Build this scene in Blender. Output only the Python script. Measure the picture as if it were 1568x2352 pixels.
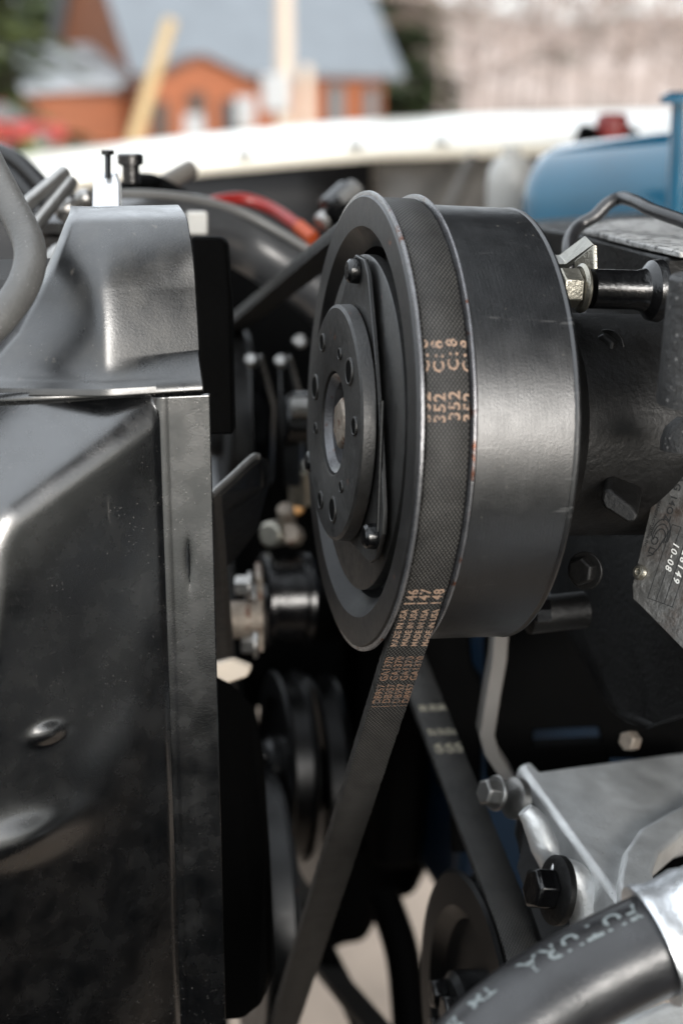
import bpy, bmesh, math, random
from mathutils import Vector, Matrix
R_ = math.radians
random.seed(7)
for o in list(bpy.data.objects): bpy.data.objects.remove(o, do_unlink=True)
scene = bpy.context.scene
COL = scene.collection
V = Vector
# ------------------------------------------------------------------ camera
PSI, TH = R_(13.1), R_(15.7)
rgt = V((math.cos(PSI), -math.sin(PSI), 0))
fwd = V((math.sin(PSI)*math.cos(TH), math.cos(PSI)*math.cos(TH), -math.sin(TH)))
upv = rgt.cross(fwd)
F = 50/36*2352.0                       # focal length in photo pixels (1568 x 2352 view)
def ray(u, v): return fwd + rgt*((u-784)/F) + upv*((1176-v)/F)
P0 = V((0, 0, 1.06))                   # centre of the clutch pulley's front rim
D0 = 0.42
CAM = P0 - ray(812, 972)*D0
cd = bpy.data.cameras.new('camera'); cam = bpy.data.objects.new('camera', cd); COL.objects.link(cam)
cd.sensor_fit = 'VERTICAL'; cd.sensor_height = 36; cd.sensor_width = 24; cd.lens = 50
cd.clip_start = 0.01; cd.clip_end = 600
cam.matrix_world = Matrix(((rgt.x, upv.x, -fwd.x, CAM.x), (rgt.y, upv.y, -fwd.y, CAM.y), (rgt.z, upv.z, -fwd.z, CAM.z), (0, 0, 0, 1)))
cd.dof.use_dof = True; cd.dof.focus_distance = 0.405; cd.dof.aperture_fstop = 7.6; cd.dof.aperture_blades = 8
scene.camera = cam
# ------------------------------------------------------------------ sky, sun, exposure
SUN_EL, SUN_AZ = 13, 170               # azimuth clockwise from +Y
w = bpy.data.worlds.new('World'); scene.world = w; w.use_nodes = True
nt = w.node_tree; nt.nodes.clear()
sky = nt.nodes.new('ShaderNodeTexSky'); sky.sky_type = 'NISHITA'; sky.sun_disc = False
sky.sun_elevation = R_(SUN_EL); sky.sun_rotation = R_(SUN_AZ); sky.air_density = 1.0; sky.dust_density = 1.5; sky.ozone_density = 1.0
hs = nt.nodes.new('ShaderNodeHueSaturation'); hs.inputs['Saturation'].default_value = 0.4
bg = nt.nodes.new('ShaderNodeBackground'); bg.inputs['Strength'].default_value = 0.15
wo = nt.nodes.new('ShaderNodeOutputWorld')
nt.links.new(sky.outputs[0], hs.inputs['Color']); cl = nt.nodes.new('ShaderNodeMix'); cl.data_type = 'RGBA'; cl.inputs[0].default_value = 0.6     # thin even cloud over the whole sky
tcw = nt.nodes.new('ShaderNodeTexCoord'); sx = nt.nodes.new('ShaderNodeSeparateXYZ'); nt.links.new(tcw.outputs['Generated'], sx.inputs[0])
cz = nt.nodes.new('ShaderNodeMapRange'); nt.links.new(sx.outputs['Z'], cz.inputs[0]); cz.inputs['To Min'].default_value = 4.0; cz.inputs['To Max'].default_value = 12.0   # standard overcast sky: (1 + 2 sin elevation) / 3
cc_ = nt.nodes.new('ShaderNodeMix'); cc_.data_type = 'RGBA'; cc_.blend_type = 'MULTIPLY'; cc_.inputs[0].default_value = 1.0; cc_.inputs[6].default_value = (0.94, 1.0, 1.06, 1)
nt.links.new(cz.outputs[0], cc_.inputs[7]); nt.links.new(cc_.outputs[2], cl.inputs[7]); nt.links.new(hs.outputs[0], cl.inputs[6]); nt.links.new(cl.outputs[2], bg.inputs[0]); nt.links.new(bg.outputs[0], wo.inputs[0])
sl = bpy.data.lights.new('sun', 'SUN'); sl.energy = 1.5; sl.angle = R_(20); sl.color = (1.0, 0.965, 0.92)
so = bpy.data.objects.new('sun', sl); COL.objects.link(so)
sd = V((math.sin(R_(SUN_AZ))*math.cos(R_(SUN_EL)), math.cos(R_(SUN_AZ))*math.cos(R_(SUN_EL)), math.sin(R_(SUN_EL))))
so.rotation_euler = sd.to_track_quat('Z', 'Y').to_euler(); so.location = (0, 0, 30)
vs = scene.view_settings; vs.view_transform = 'Standard'; vs.look = 'None'; vs.exposure = 1.42; vs.gamma = 1
scene.cycles.use_denoising = True
scene.cycles.max_bounces = 6
# ------------------------------------------------------------------ pixel helpers (survey of the photo)
def P(u, v, d): return CAM + ray(u, v)*d
def PX(u, v, x): r = ray(u, v); return CAM + r*((x-CAM.x)/r.x)
def PY(u, v, y): r = ray(u, v); return CAM + r*((y-CAM.y)/r.y)
def PZ(u, v, z): r = ray(u, v); return CAM + r*((z-CAM.z)/r.z)
def mm(px, d): return px*d/F
# engine frame (the engine sits a few degrees nose-up)
TAU = R_(3.2)
ex = V((math.cos(TAU), 0, -math.sin(TAU))); ey = V((0, 1, 0)); ez = V((math.sin(TAU), 0, math.cos(TAU)))
def E(x, y, z): return P0 + ex*x + ey*y + ez*z
# ------------------------------------------------------------------ materials
MATS = {}
def mat(name, col, rough=0.5, metal=0.0, var=0.0, vscale=40, bump=0.0, bscale=400, rvar=0.0, speck=None, dust=None, coat=0.0, crough=0.08, spec=0.5, stretch=None, blotch=None, emit=None, scratch=None, turned=None):
    m = bpy.data.materials.new(name); m.use_nodes = True
    n, l = m.node_tree.nodes, m.node_tree.links
    b = n['Principled BSDF']
    b.inputs['Base Color'].default_value = (*col, 1); b.inputs['Roughness'].default_value = rough; b.inputs['Metallic'].default_value = metal
    b.inputs['Specular IOR Level'].default_value = spec
    if coat: b.inputs['Coat Weight'].default_value = coat; b.inputs['Coat Roughness'].default_value = crough
    tc = n.new('ShaderNodeTexCoord'); src = tc.outputs['Object']
    if stretch:
        mp = n.new('ShaderNodeMapping'); mp.inputs['Scale'].default_value = stretch; l.new(src, mp.inputs[0]); src = mp.outputs[0]
    def noise(sc, det=4, rg=0.6):
        t = n.new('ShaderNodeTexNoise'); t.inputs['Scale'].default_value = sc; t.inputs['Detail'].default_value = det; t.inputs['Roughness'].default_value = rg
        l.new(src, t.inputs['Vector']); return t.outputs['Fac']
    def ramp(x, a, bb, c0=(0, 0, 0, 1), c1=(1, 1, 1, 1)):
        r = n.new('ShaderNodeValToRGB'); r.color_ramp.elements[0].position = a; r.color_ramp.elements[1].position = bb
        r.color_ramp.elements[0].color = c0; r.color_ramp.elements[1].color = c1; l.new(x, r.inputs[0]); return r.outputs[0]
    def mix(f, a, bb):
        x = n.new('ShaderNodeMix'); x.data_type = 'RGBA'
        if isinstance(f, float): x.inputs[0].default_value = f
        else: l.new(f, x.inputs[0])
        for k, q in ((6, a), (7, bb)):
            if isinstance(q, tuple): x.inputs[k].default_value = (*q[:3], 1)
            else: l.new(q, x.inputs[k])
        return x.outputs[2]
    c = None
    if var:
        f = noise(vscale)
        c = ramp(f, 0.25, 0.75, (*[max(0, k*(1-var)) for k in col], 1), (*[k*(1+var) for k in col], 1))
    base = c if c is not None else col
    if blotch:      # (scale, lo, hi, colour): wear with a shape of its own
        base = mix(ramp(noise(blotch[0], 6), blotch[1], blotch[2]), base, blotch[3])
    if dust:        # (scale, lo, hi, colour)
        base = mix(ramp(noise(dust[0], 5, 0.7), dust[1], dust[2]), base, dust[3])
    if speck:       # (scale, size, colour): scattered grains
        vo = n.new('ShaderNodeTexVoronoi'); vo.inputs['Scale'].default_value = speck[0]; l.new(src, vo.inputs['Vector'])
        wn = n.new('ShaderNodeTexWhiteNoise'); l.new(vo.outputs['Position'], wn.inputs['Vector'])
        k = n.new('ShaderNodeMath'); k.operation = 'MULTIPLY'; l.new(wn.outputs['Value'], k.inputs[0]); k.inputs[1].default_value = speck[1]
        if len(speck) > 3:      # grains gather in drifts
            cr = ramp(noise(speck[3], 4, 0.65), 0.30, 0.66); k.inputs[1].default_value = speck[1]; k3 = n.new('ShaderNodeMath'); k3.operation = 'MULTIPLY'; l.new(k.outputs[0], k3.inputs[0]); l.new(cr, k3.inputs[1]); k = k3
        lt = n.new('ShaderNodeMath'); lt.operation = 'LESS_THAN'; l.new(vo.outputs['Distance'], lt.inputs[0]); l.new(k.outputs[0], lt.inputs[1])
        base = mix(lt.outputs[0], base, speck[2])
    if scratch:
        mp2 = n.new('ShaderNodeMapping'); mp2.inputs['Scale'].default_value = scratch[0]; mp2.inputs['Rotation'].default_value = (0.12, 0.2, 0.1); l.new(tc.outputs['Object'], mp2.inputs[0])
        t2 = n.new('ShaderNodeTexNoise'); t2.inputs['Scale'].default_value = 1.0; t2.inputs['Detail'].default_value = 2; l.new(mp2.outputs[0], t2.inputs['Vector'])
        base = mix(ramp(t2.outputs['Fac'], scratch[1], scratch[1]+0.03), base, scratch[2])
    if not isinstance(base, tuple): l.new(base, b.inputs['Base Color'])
    if rvar:
        rr = n.new('ShaderNodeMapRange'); l.new(noise(vscale*1.7), rr.inputs[0]); rr.inputs['From Min'].default_value = 0.3; rr.inputs['From Max'].default_value = 0.7
        rr.inputs['To Min'].default_value = max(0.03, rough-rvar); rr.inputs['To Max'].default_value = min(1, rough+rvar); l.new(rr.outputs[0], b.inputs['Roughness'])
    if bump:
        bp = n.new('ShaderNodeBump'); bp.inputs['Strength'].default_value = bump; bp.inputs['Distance'].default_value = 0.001
        l.new(noise(bscale, 5), bp.inputs['Height']); last = bp.outputs[0]
        if turned:
            mp3 = n.new('ShaderNodeMapping'); mp3.inputs['Scale'].default_value = (turned[0], 30, 30); l.new(tc.outputs['Object'], mp3.inputs[0])
            t3 = n.new('ShaderNodeTexNoise'); t3.inputs['Scale'].default_value = 1.0; t3.inputs['Detail'].default_value = 3; l.new(mp3.outputs[0], t3.inputs['Vector'])
            b3 = n.new('ShaderNodeBump'); b3.inputs['Strength'].default_value = turned[1]; b3.inputs['Distance'].default_value = 0.001; l.new(t3.outputs['Fac'], b3.inputs['Height']); l.new(last, b3.inputs['Normal']); last = b3.outputs[0]
        l.new(last, b.inputs['Normal'])
    if emit: b.inputs['Emission Color'].default_value = (*emit[0], 1); b.inputs['Emission Strength'].default_value = emit[1]
    MATS[name] = m; return m
RUST = (0.075, 0.024, 0.010); DUSTC = (0.14, 0.13, 0.12)
mat('black_plastic', (0.0014, 0.0016, 0.0019), 0.25, var=0.3, vscale=60, bump=0.07, bscale=1700, rvar=0.09, spec=0.85, coat=0.7, crough=0.18, speck=(1000, 0.22, (0.085, 0.08, 0.075), 14), dust=(160, 0.56, 0.85, (0.005, 0.0047, 0.0043)), blotch=(900, 0.69, 0.74, (0.03, 0.028, 0.026)), scratch=((420, 300, 26), 0.745, (0.025, 0.024, 0.022)))
mat('cover_plastic', (0.0045, 0.0048, 0.0052), 0.33, var=0.5, vscale=70, bump=0.10, bscale=1700, rvar=0.09, spec=0.7, coat=0.3, crough=0.24, speck=(900, 0.20, (0.09, 0.085, 0.078), 30), dust=(60, 0.46, 0.78, (0.022, 0.021, 0.0185)), blotch=(330, 0.66, 0.72, (0.035, 0.032, 0.028)))
mat('shroud_dust', (0.009, 0.00765, 0.0063), 0.5, var=0.4, vscale=60, bump=0.3, bscale=700, speck=(650, 0.16, (0.10, 0.09, 0.08)))
mat('pulley_paint', (0.0042, 0.0042, 0.0043), 0.42, var=0.35, vscale=90, bump=0.09, bscale=1300, rvar=0.06, spec=0.6, speck=(700, 0.18, (0.05, 0.042, 0.035), 50), blotch=(160, 0.70, 0.735, RUST), scratch=((120, 1500, 120), 0.70, (0.02, 0.019, 0.018)))
mat('coil_paint', (0.0018, 0.0020, 0.0024), 0.34, var=0.25, vscale=80, bump=0.10, bscale=1800, rvar=0.05, spec=0.7, speck=(420, 0.17, (0.05, 0.047, 0.04), 40), blotch=(110, 0.69, 0.76, (0.02, 0.019, 0.018)), turned=(4200, 0.08), scratch=((45, 420, 420), 0.71, (0.025, 0.025, 0.025)))
mat('clutch_plate', (0.0075, 0.0072, 0.0068), 0.46, var=0.5, vscale=160, bump=0.14, bscale=1300, rvar=0.08, speck=(700, 0.15, (0.055, 0.05, 0.044)), blotch=(240, 0.69, 0.73, RUST))
mat('rim_edge', (0.11, 0.11, 0.115), 0.2, metal=0.6, var=0.3, vscale=200, bump=0.2, bscale=1500, blotch=(140, 0.6, 0.66, RUST))
mat('cast_black', (0.002, 0.0019, 0.0018), 0.5, var=0.4, vscale=70, bump=0.3, bscale=500, rvar=0.1, spec=0.22, speck=(320, 0.07, (0.03, 0.027, 0.025)))
mat('cast_dusty', (0.01575, 0.0153, 0.01485), 0.6, var=0.4, vscale=160, bump=0.8, bscale=500, speck=(500, 0.22, (0.13, 0.125, 0.12)))
mat('black_gloss', (0.0018, 0.0018, 0.002025), 0.22, var=0.3, vscale=90, bump=0.15, bscale=600, rvar=0.06)
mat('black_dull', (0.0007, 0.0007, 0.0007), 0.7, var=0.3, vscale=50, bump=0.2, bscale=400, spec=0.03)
mat('black_satin', (0.001, 0.001, 0.0011), 0.34, var=0.3, vscale=50, spec=0.3)
mat('zinc', (0.252, 0.24, 0.204), 0.32, metal=0.9, var=0.25, vscale=260, bump=0.25, bscale=700, blotch=(300, 0.62, 0.72, (0.16, 0.13, 0.08)))
mat('steel', (0.255, 0.2499, 0.2397), 0.35, metal=0.9, var=0.2, vscale=150, bump=0.2, bscale=600)
mat('rusty_steel', (0.192, 0.162, 0.132), 0.5, metal=0.5, var=0.4, vscale=250, bump=0.4, bscale=900, blotch=(260, 0.55, 0.65, RUST))
mat('aluminium', (0.625, 0.6312, 0.625), 0.45, metal=0.75, var=0.18, vscale=60, bump=0.25, bscale=700, speck=(240, 0.06, (0.05, 0.05, 0.05)), rvar=0.08)
mat('ferrule', (0.62, 0.64, 0.66), 0.34, metal=0.85, var=0.2, vscale=120, bump=0.5, bscale=160, rvar=0.08)
mat('hose_rubber', (0.012, 0.012, 0.013), 0.32, var=0.25, vscale=90, bump=0.12, bscale=900, rvar=0.06, speck=(400, 0.06, (0.06, 0.06, 0.06)))
mat('duct_rubber', (0.035, 0.036, 0.038), 0.3, var=0.3, vscale=40, spec=0.8, coat=0.3, crough=0.2)
mat('hose_print', (0.15, 0.17, 0.17), 0.6, blotch=(900, 0.58, 0.68, (0.02, 0.02, 0.02)))
mat('grey_rubber', (0.0525, 0.0518, 0.0497), 0.5, var=0.2, vscale=100, bump=0.25, bscale=900, speck=(900, 0.16, (0.2, 0.195, 0.19)))
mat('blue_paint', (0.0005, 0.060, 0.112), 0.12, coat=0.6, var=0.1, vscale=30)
mat('blue_block_shaded', (0.000675, 0.009, 0.0225), 0.38, var=0.3, vscale=30, bump=0.3, bscale=200)  # engine blue darkened in the base colour to stand in for shadow
mat('red_rubber', (0.144, 0.0072, 0.0054), 0.4, var=0.25, vscale=60)
mat('orange_cap', (0.234, 0.036, 0.0072), 0.45)
mat('lit_ground_tan', (0.42, 0.36, 0.29), 0.5, var=0.1, vscale=60)
mat('amber', (0.65, 0.34, 0.12), 0.35)
mat('white_paint', (0.80, 0.75, 0.64), 0.3, coat=0.4, var=0.03, vscale=6)
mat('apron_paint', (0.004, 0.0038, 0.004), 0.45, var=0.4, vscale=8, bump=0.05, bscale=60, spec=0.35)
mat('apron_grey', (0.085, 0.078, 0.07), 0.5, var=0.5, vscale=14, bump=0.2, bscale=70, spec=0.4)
mat('pale_plastic', (0.3, 0.294, 0.276), 0.35, var=0.2, vscale=12)
mat('plate_metal', (0.1275, 0.1245, 0.1185), 0.42, metal=0.6, var=0.45, vscale=110, bump=0.5, bscale=450, dust=(70, 0.5, 0.7, (0.07, 0.052, 0.042)), rvar=0.1)
mat('lip_grey', (0.10, 0.10, 0.098), 0.4)
mat('plate_ink', (0.012, 0.012, 0.012), 0.6)
mat('plate_scratch', (0.75, 0.74, 0.70), 0.4, metal=0.4)
mat('belt_print', (0.1857, 0.1225, 0.08538), 0.8, blotch=(950, 0.53, 0.60, (0.05, 0.04, 0.035)))
mat('belt_print_dim', (0.108, 0.0612, 0.0378), 0.8, blotch=(950, 0.50, 0.58, (0.04, 0.032, 0.028)))
mat('belt_print_pale', (0.207, 0.189, 0.144), 0.8)
mat('label_sheet', (0.26, 0.255, 0.245), 0.55, var=0.4, vscale=160, bump=1.0, bscale=240, blotch=(300, 0.50, 0.60, (0.05, 0.048, 0.045)))
mat('wood_orange', (0.1943, 0.0504, 0.009975), 0.6, var=0.3, vscale=1.6, stretch=(0.3, 0.3, 4))
mat('wood_gable', (0.15, 0.045, 0.012), 0.7, var=0.3, vscale=1.2)
mat('wood_dark', (0.060, 0.020, 0.007), 0.7, var=0.25, vscale=1.2)
mat('roof_grey', (0.09975, 0.1148, 0.1297), 0.5, var=0.12, vscale=0.8)
mat('roof_pale', (0.204, 0.216, 0.228), 0.5, var=0.12, vscale=0.8)
mat('window_glass', (0.02, 0.025, 0.03), 0.1)
mat('window_pale', (0.10, 0.11, 0.115), 0.2)
mat('door_dark', (0.03, 0.018, 0.012), 0.5)
mat('post_cream', (0.372, 0.312, 0.252), 0.6, var=0.1, vscale=2)
mat('post_yellow', (0.33, 0.242, 0.121), 0.6, var=0.1, vscale=2)
mat('sign_white', (0.26, 0.27, 0.275), 0.5)
mat('car_red', (0.25, 0.015, 0.0125), 0.2, coat=0.8)
mat('tyre', (0.015, 0.015, 0.015), 0.8)
mat('ground', (0.273, 0.2145, 0.1658), 0.9, var=0.25, vscale=5, bump=0.3, bscale=40)
mat('needle', (0.0264, 0.0408, 0.012), 0.8, var=0.6, vscale=0.5)
mat('needle_light', (0.0972, 0.1216, 0.02916), 0.8, var=0.5, vscale=0.6)
mat('bark', (0.09, 0.065, 0.05), 0.9, var=0.3, vscale=4)
mat('bark_pale', (0.198, 0.159, 0.141), 0.9, var=0.3, vscale=2)
mat('twig', (0.3974, 0.3283, 0.2981), 0.9, var=0.5, vscale=0.3)
mat('twig_brown', (0.18, 0.132, 0.108), 0.9, var=0.5, vscale=0.3)
mat('brush', (0.207, 0.1615, 0.1366), 0.9, var=0.5, vscale=0.12, dust=(0.16, 0.54, 0.64, (0.06, 0.05, 0.036)), blotch=(0.22, 0.54, 0.64, (0.32, 0.265, 0.235)))
# woven belt back: twill from the belt's own UV (metres along / across)
def belt_mat(name, dark, light):
    m = bpy.data.materials.new(name); m.use_nodes = True; n, l = m.node_tree.nodes, m.node_tree.links; b = n['Principled BSDF']
    uv = n.new('ShaderNodeUVMap'); uv.uv_map = 'UVMap'
    hs_ = []
    for ang in (38, -38):
        mp = n.new('ShaderNodeMapping'); mp.inputs['Rotation'].default_value = (0, 0, R_(ang)); l.new(uv.outputs[0], mp.inputs[0])
        wv = n.new('ShaderNodeTexWave'); wv.inputs['Scale'].default_value = 360; wv.inputs['Distortion'].default_value = 0.8; wv.inputs['Detail'].default_value = 1; wv.inputs['Detail Scale'].default_value = 0.3
        l.new(mp.outputs[0], wv.inputs[0]); hs_.append(wv.outputs['Fac'])
    mu = n.new('ShaderNodeMath'); mu.operation = 'MULTIPLY'; l.new(hs_[0], mu.inputs[0]); l.new(hs_[1], mu.inputs[1])
    ns = n.new('ShaderNodeTexNoise'); ns.inputs['Scale'].default_value = 130; ns.inputs['Detail'].default_value = 5; l.new(uv.outputs[0], ns.inputs['Vector'])
    ad = n.new('ShaderNodeMath'); ad.operation = 'MULTIPLY'; l.new(mu.outputs[0], ad.inputs[0]); l.new(ns.outputs['Fac'], ad.inputs[1])
    r = n.new('ShaderNodeValToRGB'); r.color_ramp.elements[0].position = 0.0; r.color_ramp.elements[1].position = 0.45
    r.color_ramp.elements[0].color = (*dark, 1); r.color_ramp.elements[1].color = (*light, 1); l.new(ad.outputs[0], r.inputs[0])
    l.new(r.outputs[0], b.inputs['Base Color']); b.inputs['Roughness'].default_value = 0.6; b.inputs['Specular IOR Level'].default_value = 0.25
    bp = n.new('ShaderNodeBump'); bp.inputs['Strength'].default_value = 0.35; bp.inputs['Distance'].default_value = 0.0004; l.new(mu.outputs[0], bp.inputs['Height']); l.new(bp.outputs[0], b.inputs['Normal'])
    MATS[name] = m
belt_mat('belt_weave', (0.0025, 0.0024, 0.0024), (0.056, 0.054, 0.050))
# ------------------------------------------------------------------ mesh builder
class MB:
    def __init__(s): s.v = []; s.f = []; s.uv = None
    def quad_strip(s, rings, closed=True, caps=False):
        b = len(s.v); n = len(rings[0])
        for r in rings: s.v += [tuple(p) for p in r]
        for i in range(len(rings)-1):
            for j in range(n if closed else n-1):
                a = b+i*n+j; c = b+i*n+(j+1) % n
                s.f.append((a, c, c+n, a+n))
        if caps:
            s.f.append(tuple(b+j for j in reversed(range(n)))); s.f.append(tuple(b+(len(rings)-1)*n+j for j in range(n)))
        return s
    def lathe(s, prof, c, ax, seg=96, loop=False, ref=None):
        ax = V(ax).normalized(); r0 = V(ref) if ref else (V((0, 0, 1)) if abs(ax.z) < 0.9 else V((0, 1, 0)))
        a = (r0-ax*r0.dot(ax)).normalized(); bb = ax.cross(a)
        pr = list(prof)+([prof[0]] if loop else [])
        rings = [[V(c)+ax*x+(a*math.cos(2*math.pi*k/seg)+bb*math.sin(2*math.pi*k/seg))*r for k in range(seg)] for x, r in pr]
        return s.quad_strip(rings, True, caps=(not loop) and prof[0][1] > 1e-6)
    def tube(s, pts, rad, seg=16, caps=True, sub=6):
        pts = [V(p) for p in pts]
        if not isinstance(rad, (list, tuple)): rad = [rad]*len(pts)
        out = []; rr = []
        for i in range(len(pts)-1):
            p0, p1, p2, p3 = pts[max(i-1, 0)], pts[i], pts[i+1], pts[min(i+2, len(pts)-1)]
            for k in range(sub):
                t = k/sub
                out.append(0.5*((2*p1)+(p2-p0)*t+(2*p0-5*p1+4*p2-p3)*t*t+(3*p1-p0-3*p2+p3)*t**3)); rr.append(rad[i]*(1-t)+rad[i+1]*t)
        out.append(pts[-1]); rr.append(rad[-1])
        T = [(out[min(i+1, len(out)-1)]-out[max(i-1, 0)]).normalized() for i in range(len(out))]
        a = T[0].orthogonal().normalized(); rings = []
        for i, p in enumerate(out):
            a = (a-T[i]*a.dot(T[i])).normalized(); bb = T[i].cross(a)
            rings.append([p+(a*math.cos(2*math.pi*k/seg)+bb*math.sin(2*math.pi*k/seg))*rr[i] for k in range(seg)])
        s.path = out; s.rads = rr; s.T = T
        return s.quad_strip(rings, True, caps)
    def prism(s, poly, vec):
        b = len(s.v); n = len(poly); vec = V(vec)
        s.v += [tuple(p) for p in poly]+[tuple(V(p)+vec) for p in poly]
        s.f.append(tuple(range(b, b+n))); s.f.append(tuple(b+n+j for j in reversed(range(n))))
        for j in range(n): s.f.append((b+j, b+n+j, b+n+(j+1) % n, b+(j+1) % n))
        return s
    def box(s, c, hx, hy, hz):
        c, hx, hy, hz = V(c), V(hx), V(hy), V(hz)
        return s.prism([c-hx-hy-hz, c+hx-hy-hz, c+hx+hy-hz, c-hx+hy-hz], hz*2)
    def abox(s, x0, x1, y0, y1, z0, z1): return s.box(((x0+x1)/2, (y0+y1)/2, (z0+z1)/2), ((x1-x0)/2, 0, 0), (0, (y1-y0)/2, 0), (0, 0, (z1-z0)/2))
    def hexa(s, c, ax, r, h, bev=0.12, cup=False):
        ax = V(ax).normalized()
        pr = [(0, r), (h*(1-bev), r), (h, r*0.86)]
        if cup: pr += [(h, r*0.62), (h*0.6, r*0.5)]
        return s.lathe(pr, c, ax, 6)
def fixn(me):
    bm = bmesh.new(); bm.from_mesh(me); bmesh.ops.recalc_face_normals(bm, faces=bm.faces); bm.to_mesh(me); bm.free()
def mesh_obj(name, mb, m, parent=None, origin=None, bevel=0, smooth=35, seg=2, solid=0, kind=None, label=None):
    origin = V(origin) if origin is not None else (V(parent['_o']) if parent is not None and '_o' in parent else V((0, 0, 0)))
    me = bpy.data.meshes.new(name)
    me.from_pydata([tuple(V(p)-origin) for p in mb.v], [], mb.f); me.update()
    fixn(me)
    if mb.uv:
        u = me.uv_layers.new(name='UVMap')
        for lp in me.loops: u.data[lp.index].uv = mb.uv[lp.vertex_index]
    me.polygons.foreach_set('use_smooth', [True]*len(me.polygons)); me.set_sharp_from_angle(angle=R_(smooth))
    me.materials.append(MATS[m])
    o = bpy.data.objects.new(name, me); COL.objects.link(o)
    if parent is not None: o.parent = parent; o['_o'] = V(parent['_o'])
    else: o.location = origin; o['_o'] = origin
    if solid: md = o.modifiers.new('solid', 'SOLIDIFY'); md.thickness = solid; md.offset = -1
    if bevel: md = o.modifiers.new('bevel', 'BEVEL'); md.width = bevel; md.segments = seg; md.limit_method = 'ANGLE'; md.angle_limit = R_(30)
    if kind: o['kind'] = kind
    if label: o['label'] = label
    return o
def thing(name, label, cat, loc, group=None):
    o = bpy.data.objects.new(name, None); COL.objects.link(o); o.location = loc; o.empty_display_size = 0.02
    o['label'] = label; o['category'] = cat; o['_o'] = V(loc)
    if group: o['group'] = group
    return o
def solo(name, mb, m, label, cat, group=None, origin=None, **k):
    if origin is None:
        n = len(mb.v); origin = (sum(p[0] for p in mb.v)/n, sum(p[1] for p in mb.v)/n, min(p[2] for p in mb.v))
    o = mesh_obj(name, mb, m, None, origin, **k); o['label'] = label; o['category'] = cat
    if group: o['group'] = group
    return o
def text_mesh(txt, size, spacing=1.0):
    cu = bpy.data.curves.new('t', 'FONT'); cu.body = txt; cu.size = size; cu.space_character = spacing; cu.resolution_u = 2; cu.offset = size*0.022
    ob = bpy.data.objects.new('t', cu); COL.objects.link(ob)
    dg = bpy.context.evaluated_depsgraph_get(); dg.update()
    me = ob.evaluated_get(dg).to_mesh()
    vs_ = [(p.co.x, p.co.y) for p in me.vertices]; fs = [tuple(p.vertices) for p in me.polygons]
    ob.evaluated_get(dg).to_mesh_clear(); bpy.data.objects.remove(ob); bpy.data.curves.remove(cu)
    return vs_, fs
def add_text(mb, txt, size, fn, spacing=1.0, bold=0.0):
    vs_, fs = text_mesh(txt, size, spacing); b = len(mb.v)
    mb.v += [tuple(fn(x, y)) for x, y in vs_]; mb.f += [tuple(b+i for i in f) for f in fs]
def plane_frame(p0, p1, p2):
    n = (p1-p0).cross(p2-p0).normalized()
    if n.dot(CAM-p0) < 0: n = -n
    def hit(u, v, off=0.0):
        r = ray(u, v); t = (p0+n*off-CAM).dot(n)/r.dot(n); return CAM+r*t
    return n, hit
# ================================================================== setting
mb = MB(); N = 40
mb.v = [(-250+500*i/N, -120+420*j/N, 0) for j in range(N+1) for i in range(N+1)]
mb.f = [(j*(N+1)+i, j*(N+1)+i+1, (j+1)*(N+1)+i+1, (j+1)*(N+1)+i) for j in range(N) for i in range(N)]
g = mesh_obj('ground', mb, 'ground', kind='structure')
# wooded bank rising behind the lot
mb = MB(); rings = []
for j in range(10):
    t = j/9; rings.append([V((-120+300*i/70, 96+34*t+5*math.sin(i*0.5), -0.4+(8+2.2*sm)*t**1.2+0.7*math.sin(i*1.3+j))) for i in range(71) for sm in (max(0, min(1, (-120+300*i/70-8)/14)),)])
mb.quad_strip(rings, closed=False); mesh_obj('hillside', mb, 'brush', kind='structure')
def ground_pt(u, dist):
    r = ray(u, 264); h = V((r.x, r.y, 0)).normalized(); return V((CAM.x+h.x*dist, CAM.y+h.y*dist, 0))
def zpx(v, dist): return CAM.z+dist*(math.tan(-TH+math.atan((1176-v)/F)))
# ------------------------------------------------------------------ log house
HD = 55.0
hp = ground_pt(612, HD)
yaw = math.atan2(hp.x-CAM.x, hp.y-CAM.y)-R_(26)
hx = V((math.cos(yaw), -math.sin(yaw), 0)); hy = V((math.sin(yaw), math.cos(yaw), 0)); hz = V((0, 0, 1))
def H(x, y, z): return hp+hx*x+hy*y+hz*z
house = thing('log_house', 'orange log house with steep grey metal roof and gabled porch', 'house', hp)
zE = 2.75; W2 = 5.0; DP = 9.0; zR = 8.6
mb = MB(); mb.box(H(0, DP/2, zE/2), hx*W2, hy*(DP/2), hz*(zE/2)); mesh_obj('wall', mb, 'wood_orange', house)
for s in (-1, 1):
    mb = MB(); mb.prism([H(s*W2, 0, zE+0.02), H(s*W2, DP, zE+0.02), H(s*W2, DP/2, zR-0.1)], -hx*s*0.2)
    mesh_obj('gable', mb, 'wood_gable', house)
mb = MB()
for s in (0, 1):
    a, b = (-0.6, zE-0.35) if s == 0 else (DP+0.6, zE-0.35)
    mb.prism([H(-W2-0.5, a, b), H(W2+0.6, a, b), H(W2+0.6, DP/2, zR), H(-W2-0.5, DP/2, zR)], hz*0.18)
mesh_obj('roof', mb, 'roof_grey', house)
mb = MB(); mb.prism([H(-W2-3.6, 0.4, 0), H(-W2-0.02, 0.4, 0), H(-W2-0.02, 5, 0), H(-W2-3.6, 5, 0)], hz*1.7); mesh_obj('side_wing', mb, 'wood_orange', house)
mb = MB(); mb.prism([H(-W2-4.2, 0.0, 1.75), H(-W2+0.3, -0.3, 2.0), H(-W2+0.3, 5, 3.55), H(-W2-3.2, 5, 3.3)], hz*0.15); mesh_obj('wing_roof', mb, 'roof_pale', house)
def HP(x, y, z): return H(x-0.9, y, z)
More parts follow.
